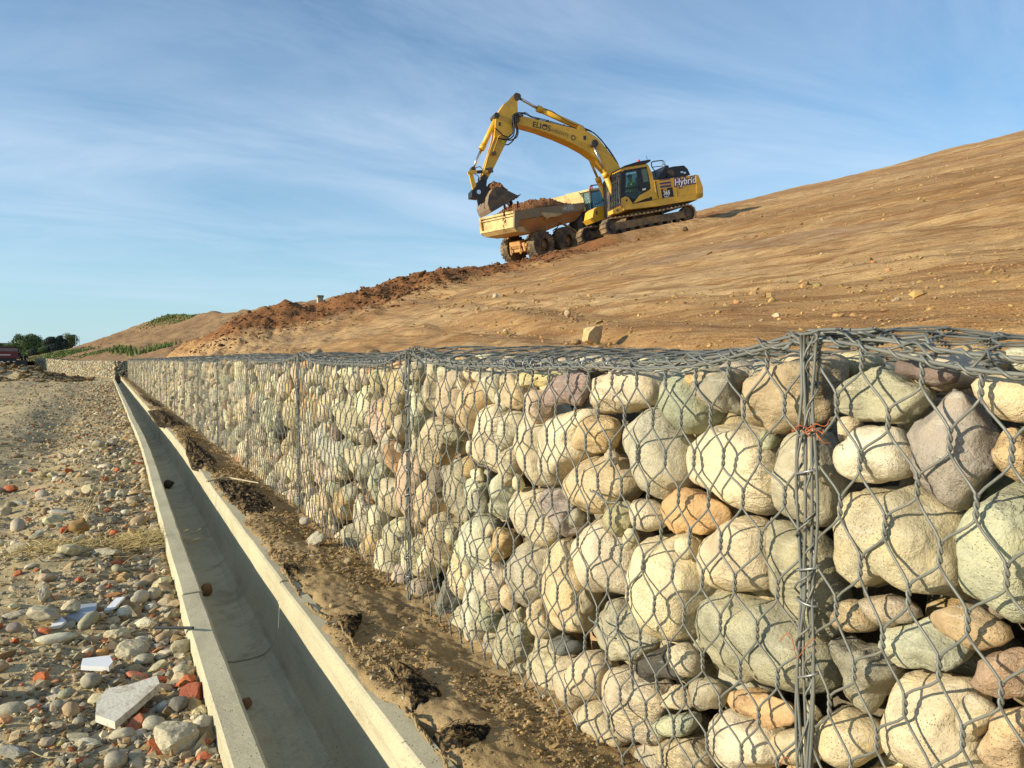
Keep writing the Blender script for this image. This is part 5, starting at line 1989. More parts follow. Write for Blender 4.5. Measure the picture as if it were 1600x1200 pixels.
def scatter_stones(name, n, pos, size, mat, tints, flat=(0.45, 0.85), sub=0, seed=3, chunky=0.2):
    """many small stones in one mesh"""
    r = np.random.default_rng(seed)
    V0, F0 = OCT if sub == 0 else ICO[sub]
    m = len(V0)
    V = np.tile(V0, (n, 1, 1)) * (1 + r.normal(0, chunky, (n, m, 1))).clip(.55, 1.5)
    sc = np.stack([r.uniform(.75, 1.35, n), r.uniform(.7, 1.1, n), r.uniform(*flat, n)], 1)
    V = V * sc[:, None] * size[:, None, None]
    a = r.uniform(0, 2 * math.pi, n)
    ca, sa = np.cos(a), np.sin(a)
    tl = r.normal(0, .3, n)
    V[..., 2] = V[..., 2] + V[..., 0] * tl[:, None]
    x = V[..., 0] * ca[:, None] - V[..., 1] * sa[:, None]
    y = V[..., 0] * sa[:, None] + V[..., 1] * ca[:, None]
    V = np.stack([x, y, V[..., 2]], -1) + pos[:, None]
    F = (F0[None] + (np.arange(n) * m)[:, None, None]).reshape(-1, 3)
    return mk(name, V.reshape(-1, 3), F, mat, None, False, np.repeat(tints, m, 0))


def oct_like():
    b = bmesh.new()
    bmesh.ops.create_icosphere(b, subdivisions=1, radius=1)
    b.verts.ensure_lookup_table()
    V = np.array([v.co[:] for v in b.verts])
    F = np.array([[v.index for v in f.verts] for f in b.faces])
    b.free()
    return V, F


def coarse():
    """a stone of 12 corners and 20 faces"""
    ph = (1 + 5 ** .5) / 2
    V = np.array([(-1, ph, 0), (1, ph, 0), (-1, -ph, 0), (1, -ph, 0), (0, -1, ph), (0, 1, ph), (0, -1, -ph), (0, 1, -ph), (ph, 0, -1), (ph, 0, 1), (-ph, 0, -1), (-ph, 0, 1)], float)
    V /= np.linalg.norm(V[0])
    F = np.array([(0, 11, 5), (0, 5, 1), (0, 1, 7), (0, 7, 10), (0, 10, 11), (1, 5, 9), (5, 11, 4), (11, 10, 2), (10, 7, 6), (7, 1, 8),
                  (3, 9, 4), (3, 4, 2), (3, 2, 6), (3, 6, 8), (3, 8, 9), (4, 9, 5), (2, 4, 11), (6, 2, 10), (8, 6, 7), (9, 8, 1)])
    return V, F


OCT = coarse()


def gravel():
    r = np.random.default_rng(51)
    n = 72000
    # denser near the walker's end of the road, thinning with distance
    D = np.exp(r.uniform(math.log(1.2), math.log(40.0), n))
    e = np.abs(r.normal(0, 1, n)) ** 1.2 * (0.25 + 0.34 * D)
    Y = D * r.uniform(.9, 1.1, n)
    X = 0.25 + drain_dx(Y) - e - 0.004
    keep = (X > -0.72 * Y - 1.0)
    dens = 0.07 + 1.0 * np.exp(-(e / (0.62 + 0.065 * D)) ** 2) + 0.5 * np.clip(fb2(X, Y, .9, .5, 3, 55), -.5, .6)
    keep &= r.uniform(0, 1, n) < dens
    X, Y, D, e = X[keep], Y[keep], D[keep], e[keep]
    n = len(X)
    size = np.clip(r.lognormal(0, .6, n) * (0.0043 + 0.0006 * D), .0025, .030 + .0005 * D) * (0.55 + 0.75 * np.exp(-e / (.6 + .06 * D)))
    Z = road_z(X, Y) + size * .22
    X = np.minimum(X, 0.248 + drain_dx(Y) - size)
    t = RC[r.choice(len(RC), n, p=RW)] * r.normal(1, .12, (n, 1))
    o = scatter_stones('gravel', n, np.stack([X, Y, Z], 1), size, M_RUBBLE, t.clip(.02, .7), seed=52, chunky=.3, flat=(.4, .8))
    tag(o, 'loose pale gravel with brick crumbs covering the dirt road left of the drain', 'gravel', None, 'stuff')


gravel()


def hill_clods():
    r = np.random.default_rng(61)
    n = 16000
    D = np.exp(r.uniform(math.log(3.0), math.log(70), n))
    az = r.uniform(rad(2), rad(66), n)
    X, Y = D * np.sin(az), D * np.cos(az)
    ca, sa = math.cos(rad(15)), math.sin(rad(15))
    xr, yr = X * ca - Y * sa, X * sa + Y * ca
    k = (X > 2.25) & (fb2(xr, yr, 1.1, .09, 4, 66, .6) + r.normal(0, .15, n) > .20)
    X, Y, D = X[k], Y[k], D[k]
    Z, fr = hill_z(X, Y)
    size = np.clip(r.lognormal(0, .55, len(X)) * (.003 + .00065 * D), .0025, .05)
    t = np.array((.36, .23, .10)) * r.normal(1, .18, (len(X), 1)).clip(.5, 1.6) * r.normal(1, .05, (len(X), 3))
    pale = r.uniform(0, 1, len(X)) < .02
    t[pale] = np.array((.46, .37, .23)) * r.normal(1, .1, (pale.sum(), 1))
    fm = (fr > .35)[:, None]
    t = np.where(fm, t * (.42, .36, .36), t)
    k = (Y < 60) & ~((np.abs(X - 22) < 4) & (np.abs(Y - 31) < 3.5)) & ~((X > 17) & (X < 29) & (Y > 35.5) & (Y < 43))
    o = scatter_stones('soil_clods', int(k.sum()), np.stack([X, Y, Z + size * .2], 1)[k], size[k], M_CLOD, t[k].clip(.01, .7), seed=62)
    tag(o, 'small clods and pebbles strewn over the bare brown slope', 'clods', None, 'stuff')
    n = 6500
    X = r.uniform(2.4, 30, n)
    d = r.normal(-.6, 1.6, n)
    Y = yedge(X) + d
    Z, fr = hill_z(X, Y)
    k = (fr > .12) & ~((X > 18.5) & (Y > 28) & (Y < 34)) & ~((X > 17) & (Y > 35.5))
    size = r.lognormal(0, .6, n) * .033
    size = np.clip(size, .012, .15) * np.where(X > 12, .8, np.where(X < 8, .6, 1))
    t = np.array((.155, .077, .036)) * r.normal(1, .25, (n, 1)).clip(.45, 1.7)
    o = scatter_stones('dumped_clods', int(k.sum()), np.stack([X, Y, Z + size * .15], 1)[k], size[k], M_CLOD, t[k].clip(.01, .6), seed=63)
    tag(o, 'rough red-brown clods along the edge of the freshly tipped soil layer', 'clods', None, 'stuff')


hill_clods()


# ---- single stones: shape kinds share the stone maker
def rock(name, p, half, kind, tint, label, cat, group=None, rotz=0.0, tilt=(0, 0), sub=3, seed=0, mat=None, sink=.25):
    """half = (hx, hy, hz)"""
    V = stone_verts(np.ones(NTH), 1.0, sub, kind, seed)
    V = V / np.abs(V).max(0)
    V = V * half
    R = Matrix.Rotation(rotz, 3, 'Z') @ Matrix.Rotation(tilt[0], 3, 'X') @ Matrix.Rotation(tilt[1], 3, 'Y')
    V = V @ np.array(R).T
    p = np.array(p, float)
    z0 = V[:, 2].min()
    p[2] = p[2] - z0 * (1 - sink)
    return mk(name, V, ICO[sub][1], mat or M_RUBBLE, None, kind not in 'a', tint, loc=p, label=label, cat=cat, group=group)


def slab(name, px, thick, mat, label, cat, group=None, z=-.03, tilt=(0, 0), raise_=.01, bev=.0015):
    """a flat broken piece whose outline was measured on the ground"""
    pts = [on_z(u, v, z) for u, v in px]
    c = np.mean(pts, 0)
    b = B()
    top = [b.verts.new(Vector(q) - Vector(c) + Vector((0, 0, thick))) for q in pts]
    bot = [b.verts.new((Vector(q) - Vector(c)) * 1.03) for q in pts]
    b.faces.new(top)
    b.faces.new(bot[::-1])
    n = len(pts)
    for i in range(n):
        b.faces.new((top[(i + 1) % n], top[i], bot[i], bot[(i + 1) % n]))
    o = bm_obj(name, b, mat, None, bev, label=label, cat=cat, group=group)
    o.location = Vector(c) + Vector((0, 0, raise_))
    o.rotation_euler = (tilt[0], tilt[1], 0)
    return o


def road_at(u, v):
    p = on_z(u, v, -.04)
    z = float(road_z(np.array([p[0]]), np.array([p[1]]))[0])
    p = on_z(u, v, z)
    return p


def pxm(u, v):
    """metres per pixel there"""
    p = on_z(u, v, -.04)
    return float(np.dot(p - CAM, FW)) / 1200


M_BRICK = m_tint('broken_brick', .92, 130.0, .003, .15)
M_SLABC = m_flat('pale_stone_slab', (0.60, 0.57, 0.46), .75, 0, .08, (.36, .29, .2), 26, (.52, .7), bump=.5, scale=90)
RED, RED2, GREY, CREAM, PALE, TAN = (.40, .125, .06), (.30, .10, .065), (.33, .32, .265), (.56, .53, .42), (.46, .43, .34), (.45, .36, .20)
HR = [  # pixel centre, half sizes in pixels (along, across, up), kind, tint, turn, name, label
    (272, 1180, 36, 30, 30, 'a', (.44, .42, .34), .3, 'rubble_stone', 'big pale angular rock at the bottom edge beside the drain'),
    (305, 1096, 21, 18, 16, 'a', RED2, .2, 'brick_fragment', 'dark red block of brick with a pale top leaning on the drain wall'),
    (290, 1078, 19, 15, 12, 'a', (.46, .15, .065), .7, 'brick_fragment', 'orange-red brick lump touching the dark red block'),
    (243, 1072, 25, 10, 7, 'a', (.36, .105, .055), -.1, 'brick_fragment', 'long ribbed piece of red hollow brick lying flat'),
    (214, 1062, 20, 9, 6, 'a', (.42, .17, .11), .5, 'brick_fragment', 'flat salmon piece of brick left of the ribbed red brick'),
    (204, 1030, 26, 20, 15, 'a', (.46, .43, .33), .5, 'rubble_stone', 'large rough grey-beige stone with a small round stone in front'),
    (222, 1040, 14, 12, 10, 'r', (.35, .35, .30), .2, 'rubble_stone', 'small speckled round grey stone in front of the rough beige stone'),
    (224, 984, 20, 12, 11, 'a', (.60, .57, .46), .4, 'rubble_stone', 'cream squared stone block with a dark pitted side'),
    (178, 1002, 20, 14, 12, 'a', (.50, .46, .34), .1, 'rubble_stone', 'beige block of stone with a fluted end below the grey tile'),
    (215, 945, 11, 15, 12, 'r', (.46, .44, .36), .9, 'rubble_stone', 'upright oval speckled pebble near the black bar'),
    (237, 940, 11, 18, 12, 'r', (.36, .34, .27), -.5, 'rubble_stone', 'long brown-grey pebble leaning to the right near the black bar'),
    (174, 935, 19, 7, 5, 'a', (.46, .25, .13), -.5, 'brick_fragment', 'slim orange brick strip lying askew above the grey tile'),
    (262, 1026, 17, 9, 6, 'a', (.46, .42, .35), .5, 'rubble_stone', 'flat grey wedge of concrete below the black bar'),
    (293, 1022, 15, 16, 14, 'a', (.38, .35, .26), .9, 'rubble_stone', 'upright flat stone leaning against the drain wall'),
    (282, 1060, 13, 12, 12, 'b', (.38, .37, .30), .1, 'rubble_stone', 'rough grey lump behind the orange-red brick'),
    (237, 1142, 16, 13, 12, 'r', (.40, .39, .32), .2, 'rubble_stone', 'grey rounded stone right of the red hollow brick shard'),
    (277, 1115, 15, 13, 14, 'b', (.17, .17, .16), .5, 'rubble_stone', 'dark grey pitted lump behind the pale slab'),
    (253, 1114, 9, 9, 10, 'r', (.42, .42, .39), .5, 'rubble_stone', 'smooth light grey pebble beside the pale slab'),
    (322, 1155, 19, 19, 20, 'a', (.50, .48, .40), .8, 'rubble_stone', 'white-grey peaked rock at the foot of the drain wall'),
    (320, 1165, 14, 8, 8, 'a', (.44, .14, .07), 2.2, 'brick_fragment', 'orange brick corner lying on the white-grey peaked rock'),
    (315, 1120, 12, 11, 10, 'a', (.56, .52, .34), .3, 'rubble_stone', 'small yellowish stone against the drain wall below the red block'),
    (289, 1145, 12, 11, 9, 'a', (.52, .46, .28), .3, 'rubble_stone', 'yellow-beige pebble left of the white-grey peaked rock'),
    (188, 1158, 20, 11, 10, 'r', (.42, .40, .32), .1, 'rubble_stone', 'long rounded pale stone below the pale slab'),
    (119, 1160, 22, 12, 6, 'a', (.36, .34, .25), .5, 'rubble_stone', 'flat banded grey-brown stone half buried in the dirt'),
    (136, 1167, 21, 9, 6, 'a', (.50, .48, .40), .4, 'rubble_stone', 'light grey slanting stone right of the banded stone'),
    (73, 1166, 12, 8, 7, 'b', (.36, .31, .25), .2, 'rubble_stone', 'smooth taupe squared pebble near the bottom left corner'),
    (92, 1167, 7, 7, 6, 'b', (.48, .42, .20), .2, 'rubble_stone', 'small mustard yellow pebble beside the taupe one'),
    (80, 1096, 20, 10, 5, 'a', (.46, .42, .35), .5, 'rubble_stone', 'flat cream stone on open dirt at the lower left'),
    (47, 1106, 12, 8, 6, 'b', (.46, .44, .38), .2, 'rubble_stone', 'round whitish stone left of the flat cream stone'),
    (20, 1185, 26, 14, 10, 'a', (.32, .33, .31), .3, 'rubble_stone', 'bluish grey stone in the bottom left corner'),
    (120, 833, 15, 13, 12, 'b', (.30, .20, .09), .3, 'rubble_stone', 'rusty brown rounded lump among the straw'),
    (158, 1029, 9, 9, 9, 'b', (.52, .30, .12), .3, 'rubble_stone', 'small orange yellow stone above the white tile'),
    (134, 1029, 8, 7, 6, 'b', (.50, .25, .14), .2, 'brick_fragment', 'small orange rounded piece of brick above the white tile'),
    (64, 970, 24, 16, 12, 'b', (.40, .38, .31), .4, 'rubble_stone', 'large lumpy grey stone left of the grey tile'),
    (70, 990, 12, 5, 5, 'a', (.44, .15, .075), .6, 'brick_fragment', 'red brick sliver left of the small white tile'),
    (19, 988, 10, 8, 8, 'r', (.27, .24, .235), .2, 'rubble_stone', 'purple-grey smooth pebble near the left edge'),
    (22, 965, 18, 6, 5, 'a', (.44, .42, .36), -.3, 'rubble_stone', 'flat pale bar of stone near the left edge'),
    (110, 958, 15, 12, 11, 'a', (.42, .39, .30), .3, 'rubble_stone', 'rough beige lump just behind the grey tile'),
    (68, 941, 8, 11, 13, 'a', (.48, .45, .36), .3, 'rubble_stone', 'upright pale finger of stone at the left'),
    (96, 926, 11, 10, 9, 'a', (.44, .40, .28), .1, 'rubble_stone', 'squared yellow-beige stone above the rough lump'),
    (63, 925, 10, 9, 9, 'a', (.40, .37, .28), .7, 'rubble_stone', 'tan pyramid shaped stone above the pale finger of stone'),
    (122, 856, 10, 12, 11, 'a', (.50, .47, .38), .7, 'rubble_stone', 'pale standing shard between the straw tufts'),
    (160, 872, 24, 12, 8, 'a', (.42, .40, .32), .6, 'rubble_stone', 'flat grey slab stone below the straw tuft'),
    (90, 806, 20, 9, 5, 'a', (.50, .49, .44), .1, 'rubble_stone', 'white flattish stone above the left straw tuft'),
    (32, 790, 14, 6, 4, 'a', (.36, .38, .38), .1, 'rubble_stone', 'bluish flat stone by the left edge of the road'),
    (70, 784, 16, 6, 4, 'a', (.44, .42, .36), .1, 'rubble_stone', 'wide pale flat stone right of the bluish one'),
    (188, 777, 11, 8, 7, 'a', (.44, .42, .34), .4, 'rubble_stone', 'light angular stone near the lip of the drain'),
    (214, 776, 12, 8, 6, 'b', (.38, .27, .14), .4, 'rubble_stone', 'brown stone touching the lip of the drain'),
    (152, 698, 9, 7, 6, 'b', (.40, .38, .30), .1, 'rubble_stone', 'grey stone in the row across the road, left one'),
    (172, 697, 9, 7, 6, 'b', (.38, .35, .28), .1, 'rubble_stone', 'beige stone in the row across the road, right one'),
]


def hero_rubble():
    for i, (u, v, a, b_, c, kind, col, turn, nm, lab) in enumerate(HR):
        p = road_at(u, v)
        m = pxm(u, v)
        depth = 1.6 if kind != 'f' else 1
        half = (a * m, max(b_ * m * 1.15, c * m * .8), c * m * .95)
        p = p + np.array((0.45 * b_ * m * .5, 0.88 * b_ * m * .5, 0))
        p[0] = min(p[0], 0.245 + float(drain_dx(p[1])) - a * m * .75)
        cat = 'brick fragment' if 'brick' in nm else 'stone'
        rock(nm, p, half, kind, np.array(col) * (1.08, 1.0, .84), lab, cat, 'pieces of rubble lying left of the drain', rotz=-TH - turn * .5 + .15, tilt=(.12 * math.sin(i * 3), .18 * math.sin(i * 5 + 1)), sub=4 if a > 17 else 3, seed=2000 + i,
             mat=M_BRICK if 'brick' in nm else M_RUBBLE, sink=.22)
    slab('stone_slab', [(150, 1130), (152, 1112), (172, 1096), (205, 1092), (247, 1082), (251, 1092), (214, 1118), (180, 1140)], .021, M_SLABC, 'large pale speckled slab of stone tilted in the rubble', 'stone slab', tilt=(.10, -.09), raise_=.018, bev=.004)
    slab('tile_fragment', [(102, 980), (122, 963), (152, 961), (150, 971), (126, 985)], .014, M_TILEG, 'five sided grey ceramic tile fragment lying flat in the rubble', 'tile fragment', tilt=(.03, -.04), raise_=.032)
    slab('tile_fragment', [(79, 993), (92, 978), (104, 986), (96, 991)], .01, M_TILEW, 'small white triangular tile fragment beside the grey tile', 'tile fragment', raise_=.03, tilt=(.12, -.1))
    slab('tile_fragment', [(127, 1054), (130, 1045), (172, 1041), (177, 1049), (170, 1056)], .016, M_TILEW, 'long white tile fragment with a clipped end below the beige block', 'tile fragment', raise_=.018, tilt=(.09, -.05))
    slab('tile_fragment', [(163, 966), (182, 952), (196, 951), (180, 963)], .008, M_TILEW, 'narrow white tile sliver right of the grey tile', 'tile fragment', raise_=.035, tilt=(.1, -.1))
    # a shard of hollow brick with its holes
    p = road_at(205, 1142)
    m = pxm(205, 1142)
    b = prism(B(), [(-.020, 0), (.022, 0), (.026, .035), (.012, .048), (-.004, .03)], -.008, .008)
    for x, z in ((-.004, .012), (.012, .020)):
        prism(b, [(x - .006, z - .005), (x + .006, z - .005), (x + .006, z + .005), (x - .006, z + .005)], -.0095, -.0082)
    o = bm_obj('brick_fragment', b, M_BRICKP, None, .001, label='upright shard of hollow red brick with holes in front of the pale slab', cat='brick fragment')
    o.location = p
    o.rotation_euler = (-.5, .1, -TH)
    # the black bar resting on the rubble with one end on the lip
    a_, c_ = road_at(243, 1002) + np.array((0, 0, .05)), on_z(302, 981, .055)
    V, F = tubes(np.stack([a_ + (c_ - a_) * t for t in np.linspace(0, 1, 6)]), .0055, 4, (0, 0, 1), cap=True)
    mk('steel_bar', V, F, M_BLACK, None, False, label='thin black flat bar lying on the rubble against the drain', cat='bar')


M_BRICKP = m_flat('plain_brick', (.45, .15, .075), .9, 0, .15, (.33, .22, .14), 20, (.5, .8), bump=.4, scale=120)
hero_rubble()


KINDS = [('grey rounded stone in the loose rubble left of the drain', 'rubble_stone', 'r', (.36, .35, .29)), ('beige angular stone in the loose rubble left of the drain', 'rubble_stone', 'a', (.44, .40, .30)),
         ('brownish lump of stone in the loose rubble left of the drain', 'rubble_stone', 'b', (.33, .26, .17)), ('pale whitish stone in the loose rubble left of the drain', 'rubble_stone', 'b', (.52, .49, .41)),
         ('small red brick fragment in the loose rubble left of the drain', 'brick_fragment', 'a', (.41, .14, .07))]


def loose_rubble():
    r = np.random.default_rng(77)
    shapes = {}
    used = [tuple(road_at(h[0], h[1])[:2]) + (h[2] * pxm(h[0], h[1]) * .8,) for h in HR]
    n = 0
    tries = 0
    while n < 272 and tries < 8000:
        tries += 1
        Y = float(np.exp(r.uniform(math.log(1.35), math.log(10.5))))
        e = abs(r.normal(0, .30 + .05 * Y)) + .005
        ra = float(np.clip(r.lognormal(0, .38) * (.0185 + .0018 * Y), .012, .055))
        X = .247 + float(drain_dx(Y)) - ra - e
        if X < -.62 * Y + .1 - .3:
            continue
        if any((X - a) ** 2 + (Y - b_) ** 2 < ((ra + c) * .72) ** 2 for a, b_, c in used):
            continue
        used.append((X, Y, ra))
        ki = int(r.choice(5, p=[.20, .36, .17, .13, .14]))
        lab, nm, kind, col = KINDS[ki]
        v = int(r.integers(0, 7))
        zone = 'at the bottom left corner' if Y < 2.7 else 'between the tiles and the straw tufts' if Y < 4.0 else 'around the straw tufts' if Y < 5.0 else 'farther up the gravel road'
        lab = ('large ' if ra / Y > .0115 and 'small' not in lab else '') + lab.replace('in the loose rubble left of the drain', ('against the drain lip ' if e < .10 else 'in loose rubble ') + zone)
        sub = 3 if ra / Y > .011 else 2
        key = (ki, v, sub)
        if key not in shapes:
            V = stone_verts(np.ones(NTH), 1.0, sub, kind, 5000 + ki * 10 + v)
            V = V / np.abs(V).max(0)
            tint = np.array(col) * r.normal(1, .1) * r.normal(1, .03, 3) * (1.08, 1.0, .82)
            shapes[key] = mesh_data(nm, V, ICO[sub][1], (M_BRICK if ki == 4 else M_RUBBLE,), kind != 'a', tint.clip(.03, .65))
        Z = float(road_z(np.array([X]), np.array([Y]))[0])
        fl = r.uniform(.45, .85)
        o = link(nm, shapes[key], None, (X, Y, Z + ra * fl * .55), None, lab, 'brick fragment' if ki == 4 else 'stone', 'pieces of rubble lying left of the drain')
        o.scale = (ra * r.uniform(.9, 1.5), ra * r.uniform(.75, 1.1), ra * fl)
        o.rotation_euler = (r.normal(0, .25), r.normal(0, .25), r.uniform(0, 6.28))
        n += 1


loose_rubble()


# ---- stones in and round the drain and on the gabions
def more_stones():
    def at(u, v, z, a, b_, c, kind, col, nm, lab, seed, mat=None, sub=3, sink=.15):
        p = on_z(u, v, z)
        m = float(np.dot(p - CAM, FW)) / 1200
        rock(nm, p, (a * m, max(b_, a * .7) * m, c * m), kind, col, lab, 'stone', None, rotz=-TH + seed * .3, sub=sub, seed=seed, mat=mat, sink=sink)
    at(323, 930, -.275, 10, 9, 10, 'r', (.25, .15, .07), 'stone', 'brown round stone lying on the drain floor beside the left wall', 3001)
    at(264, 762, -.275, 10, 8, 7, 'b', (.08, .065, .05), 'soil_clod', 'dark clod of earth on the drain floor farther up', 3002, M_CLOD)
    at(386, 1104, -.272, 8, 8, 9, 'b', (.28, .16, .09), 'stone', 'small brown stone on the drain floor nearest the camera', 3003)
    at(497, 852, .03, 15, 12, 13, 'a', (.42, .38, .28), 'stone', 'grey angular stone sitting on the soil at the foot of the wall', 3004, sub=4)
    at(477, 820, .03, 9, 8, 7, 'b', (.44, .40, .31), 'stone', 'small pale stone on the soil close to the foot of the wall', 3005)
    at(545, 882, .03, 8, 6, 6, 'b', (.32, .25, .14), 'stone', 'half buried tan stone on the soil strip by the wall', 3006)
    at(518, 950, .045, 4, 4, 4, 'r', (.46, .36, .2), 'stone', 'tiny ochre pebble beside the buried black fabric hem', 3007)
    at(760, 1100, .03, 7, 5, 5, 'b', (.24, .17, .09), 'stone', 'small muddy stone on the soil near the bottom of the wall', 3008)
    at(655, 980, .03, 6, 4, 3, 'b', (.36, .29, .17), 'stone', 'pale pebble by the wall foot right of the stone filled corner', 3009)
    # on top of the baskets
    for u, v, f, a, c, col, lab, sd in ((495, 557, 7.6, 9, 7, (.40, .29, .17), 'small tan stone lying on the wire lids, left one', 3010), (583, 553, 6.0, 12, 7, (.30, .19, .09), 'flat brown lump lying on the wire lids, right one', 3011)):
        p = P(u, v, f)
        m = f / 1200
        xx = p[0] - A
        p[2] = float(lid_z(np.array([p[1]]), np.array([xx]))[0]) + .004
        rock('stone', p, (a * m, a * m * .8, c * m), 'b', col, lab, 'stone', None, seed=sd, sink=.05)
    # on the slope
    def slope(u, v, a, c, kind, col, lab, sd, nm='stone', sub=3):
        f = 4.0
        for _ in range(60):
            p = P(u, v, f)
            z = float(hill_z(np.array([p[0]]), np.array([p[1]]))[0][0])
            if z > p[2]:
                break
            f *= 1.04
        m = f / 1200
        p[2] = z
        rock(nm, p, (a * m, a * m * .8, c * m), kind, col, lab, 'stone', None, rotz=sd * .7, seed=sd, sub=sub, mat=M_CLOD if 'clod' in nm else M_RUBBLE, sink=.12)
    slope(925, 543, 19, 17, 'a', (.50, .36, .18), 'big yellowish block of stone standing on the slope just behind the wall', 3020, sub=4)
    slope(934, 552, 12, 6, 'b', (.38, .24, .11), 'brown clod at the foot of the yellowish block on the slope', 3021, 'soil_clod')
    slope(887, 496, 7, 6, 'b', (.46, .33, .19), 'single stone on the slope above the yellowish block', 3022)
    slope(1070, 364, 5, 4, 'a', (.12, .075, .045), 'dark clod on the slope below the excavator', 3023, 'soil_clod')
    slope(774, 466, 4, 4, 'r', (.52, .45, .33), 'pale round pebble below the dump truck on the slope', 3024)
    slope(900, 545, 9, 5, 'b', (.36, .23, .11), 'low brown clod left of the yellowish block on the slope', 3025, 'soil_clod')
    slope(790, 524, 5, 4, 'b', (.47, .37, .24), 'small pale stone on the lower slope in front of the tipped soil', 3026)
    # concrete marker on the skyline
    f = 29.0
    p = P(500, 474, f)
    b = B()
    box(b, -.10, .10, -.10, .10, -.5, .22)
    o = bm_obj('marker_post', b, M_FLATP, None, .02, label='short pale concrete post on the crest of the tipped soil', cat='post')
    bm_obj('cap', box(B(), -.12, .12, -.12, .12, .2205, .30), M_CONC2, o, .015)
    o.location = p


M_FLATP = m_flat('weathered_post', (.42, .37, .28), .9, 0, .15)
M_CONC2 = m_flat('dark_concrete', (.25, .22, .17), .9, 0, .2)
more_stones()


# ---- black geotextile showing through the soil
def soil_at(x, y):
    return float(strip_z(np.array([x]), np.array([y]))[0])


def geotextile():
    items = [
        ([(217, 616), (243, 628), (252, 633), (240, 634), (222, 622)], 'dark scrap of netting on the soil where the drain runs far off'),
        ([(231, 640), (258, 640), (288, 662), (270, 668), (246, 664)], 'black netting patch on the soil, third from the near end of the strip'),
        ([(288, 677), (304, 690), (338, 716), (334, 738), (300, 730), (290, 706)], 'black triangular netting sheet flapped over the soil beyond the bleached stick'),
        ([(330, 748), (352, 747), (398, 756), (430, 786), (420, 800), (380, 806), (362, 784)], 'black netting sheet lying on the soil just in front of the bleached stick'),
        ([(440, 882), (466, 884), (464, 896), (450, 898)], 'small black scrap of netting sticking out of the soil by the drain'),
        ([(532, 962), (566, 960), (560, 980), (548, 1004), (538, 985)], 'narrow black fold of netting beside the buried hem'),
        ([(606, 1042), (650, 1046), (690, 1076), (680, 1092), (645, 1104), (626, 1080)], 'black pocket of netting bulging from the soil near the bottom of the photo'),
        ([(676, 1138), (720, 1142), (768, 1130), (762, 1150), (716, 1172), (690, 1160)], 'lowest black netting patch, half covered by soil'),
    ]
    for i, (px, lab) in enumerate(items):
        P3 = np.array([on_z(u, v, .055)[:2] for u, v in px])
        c = P3.mean(0)
        nr, nt_ = 12, 40
        th = np.arange(nt_) * 2 * math.pi / nt_
        # outline by angle
        per = np.concatenate([P3, P3[:1]])
        seg = np.linspace(0, len(P3), nt_, endpoint=False)
        ol = np.stack([np.interp(seg, np.arange(len(per)), per[:, q]) for q in (0, 1)], 1)
        ol = ol + (ol - c) * (0.10 * vn(np.stack([seg * 3, seg * 0 + i, seg * 0], 1), 5))[:, None]
        rr = np.linspace(0, 1, nr)
        XY = c + (ol - c)[None] * rr[:, None, None]
        X, Y = XY[..., 0], XY[..., 1]
        sc = float(np.abs(P3 - c).max())
        Z = strip_z(X, Y) + .005 + (1 - rr[:, None] ** 2) * min(.012, sc * .06) + .012 * fb2(X, Y, 24, 14, 3, 820 + i) + .008 * np.abs(fb2(X, Y, 9, 30, 2, 830 + i)) + .004 * fb2(X, Y, 90, 90, 2, 840)
        Z = np.maximum(Z, .048) - .02 * (rr[:, None] > .97)
        V = np.stack([X, Y, Z], -1).reshape(-1, 3)
        a_ = np.arange(nr - 1)[:, None] * nt_
        j = np.arange(nt_)[None]
        F = np.stack([a_ + j, a_ + (j + 1) % nt_, a_ + nt_ + (j + 1) % nt_, a_ + nt_ + j], -1).reshape(-1, 4)
        o = mk('geotextile_sheet', V - np.array((*c, 0)), F, M_GEO, None, False, loc=(c[0], c[1], 0), label=lab, cat='netting', group='black netting showing through the soil')
        # the coarse strands
        acc = Acc()
        r = np.random.default_rng(850 + i)
        for q in range(26 if sc > .08 else 12):
            t0 = r.uniform(0, 1, 2)
            i0, j0 = int(r.integers(2, nr - 1)), int(r.integers(0, nt_))
            p0 = np.array((X[i0, j0], Y[i0, j0], Z[i0, j0] + .003))
            d = r.normal(0, 1, 2)
            d = d / np.linalg.norm(d) * r.uniform(.01, .03)
            t = np.linspace(-1, 1, 5)
            pp = np.stack([p0[0] + d[0] * t + r.normal(0, .003, 5), p0[1] + d[1] * t + r.normal(0, .003, 5), p0[2] + .006 * (1 - t * t) + r.normal(0, .0015, 5)], 1)
            acc.add(*tubes(pp, .0011, 3, (0, 0, 1)))
        s_ = acc.obj('strands', M_GEO, o, kind='stuff')
        s_.location = (-c[0], -c[1], 0)
    # the earth covered hem that runs beside the lip
    px = [(440, 884), (456, 905), (470, 925), (486, 946), (510, 960), (530, 968), (540, 990), (556, 1010), (580, 1028), (606, 1044), (624, 1066), (636, 1104), (652, 1122), (668, 1142), (690, 1172), (706, 1200)]
    pts = []
    for i, (u, v) in enumerate(px):
        p = on_z(u, v, .06)
        pts.append((p[0], p[1], max(soil_at(p[0], p[1]), .04) + .008))
    pts = np.array(pts)
    t = np.linspace(0, len(pts) - 1, 220)
    q = np.stack([np.interp(t, np.arange(len(pts)), pts[:, i]) for i in range(3)], 1)
    for _ in range(3):
        q[1:-1] = (q[:-2] + 2 * q[1:-1] + q[2:]) / 4
    rr = np.random.default_rng(9)
    q += rr.normal(0, .0012, q.shape)
    q[:, 2] += .006 * np.sin(t * 5)
    acc = Acc()
    for k_ in range(3):
        a = t * 9 + k_ * 2.1
        acc.add(*tubes(q + np.stack([np.cos(a) * .003, np.sin(a) * .002, np.sin(a) * .003 - .006 + .007 * np.sin(t * 2.3)], 1), .0030 * (1 + .35 * rr.normal(0, 1, len(q))).clip(.4, 1.8), 5, (0, .2, 1)))
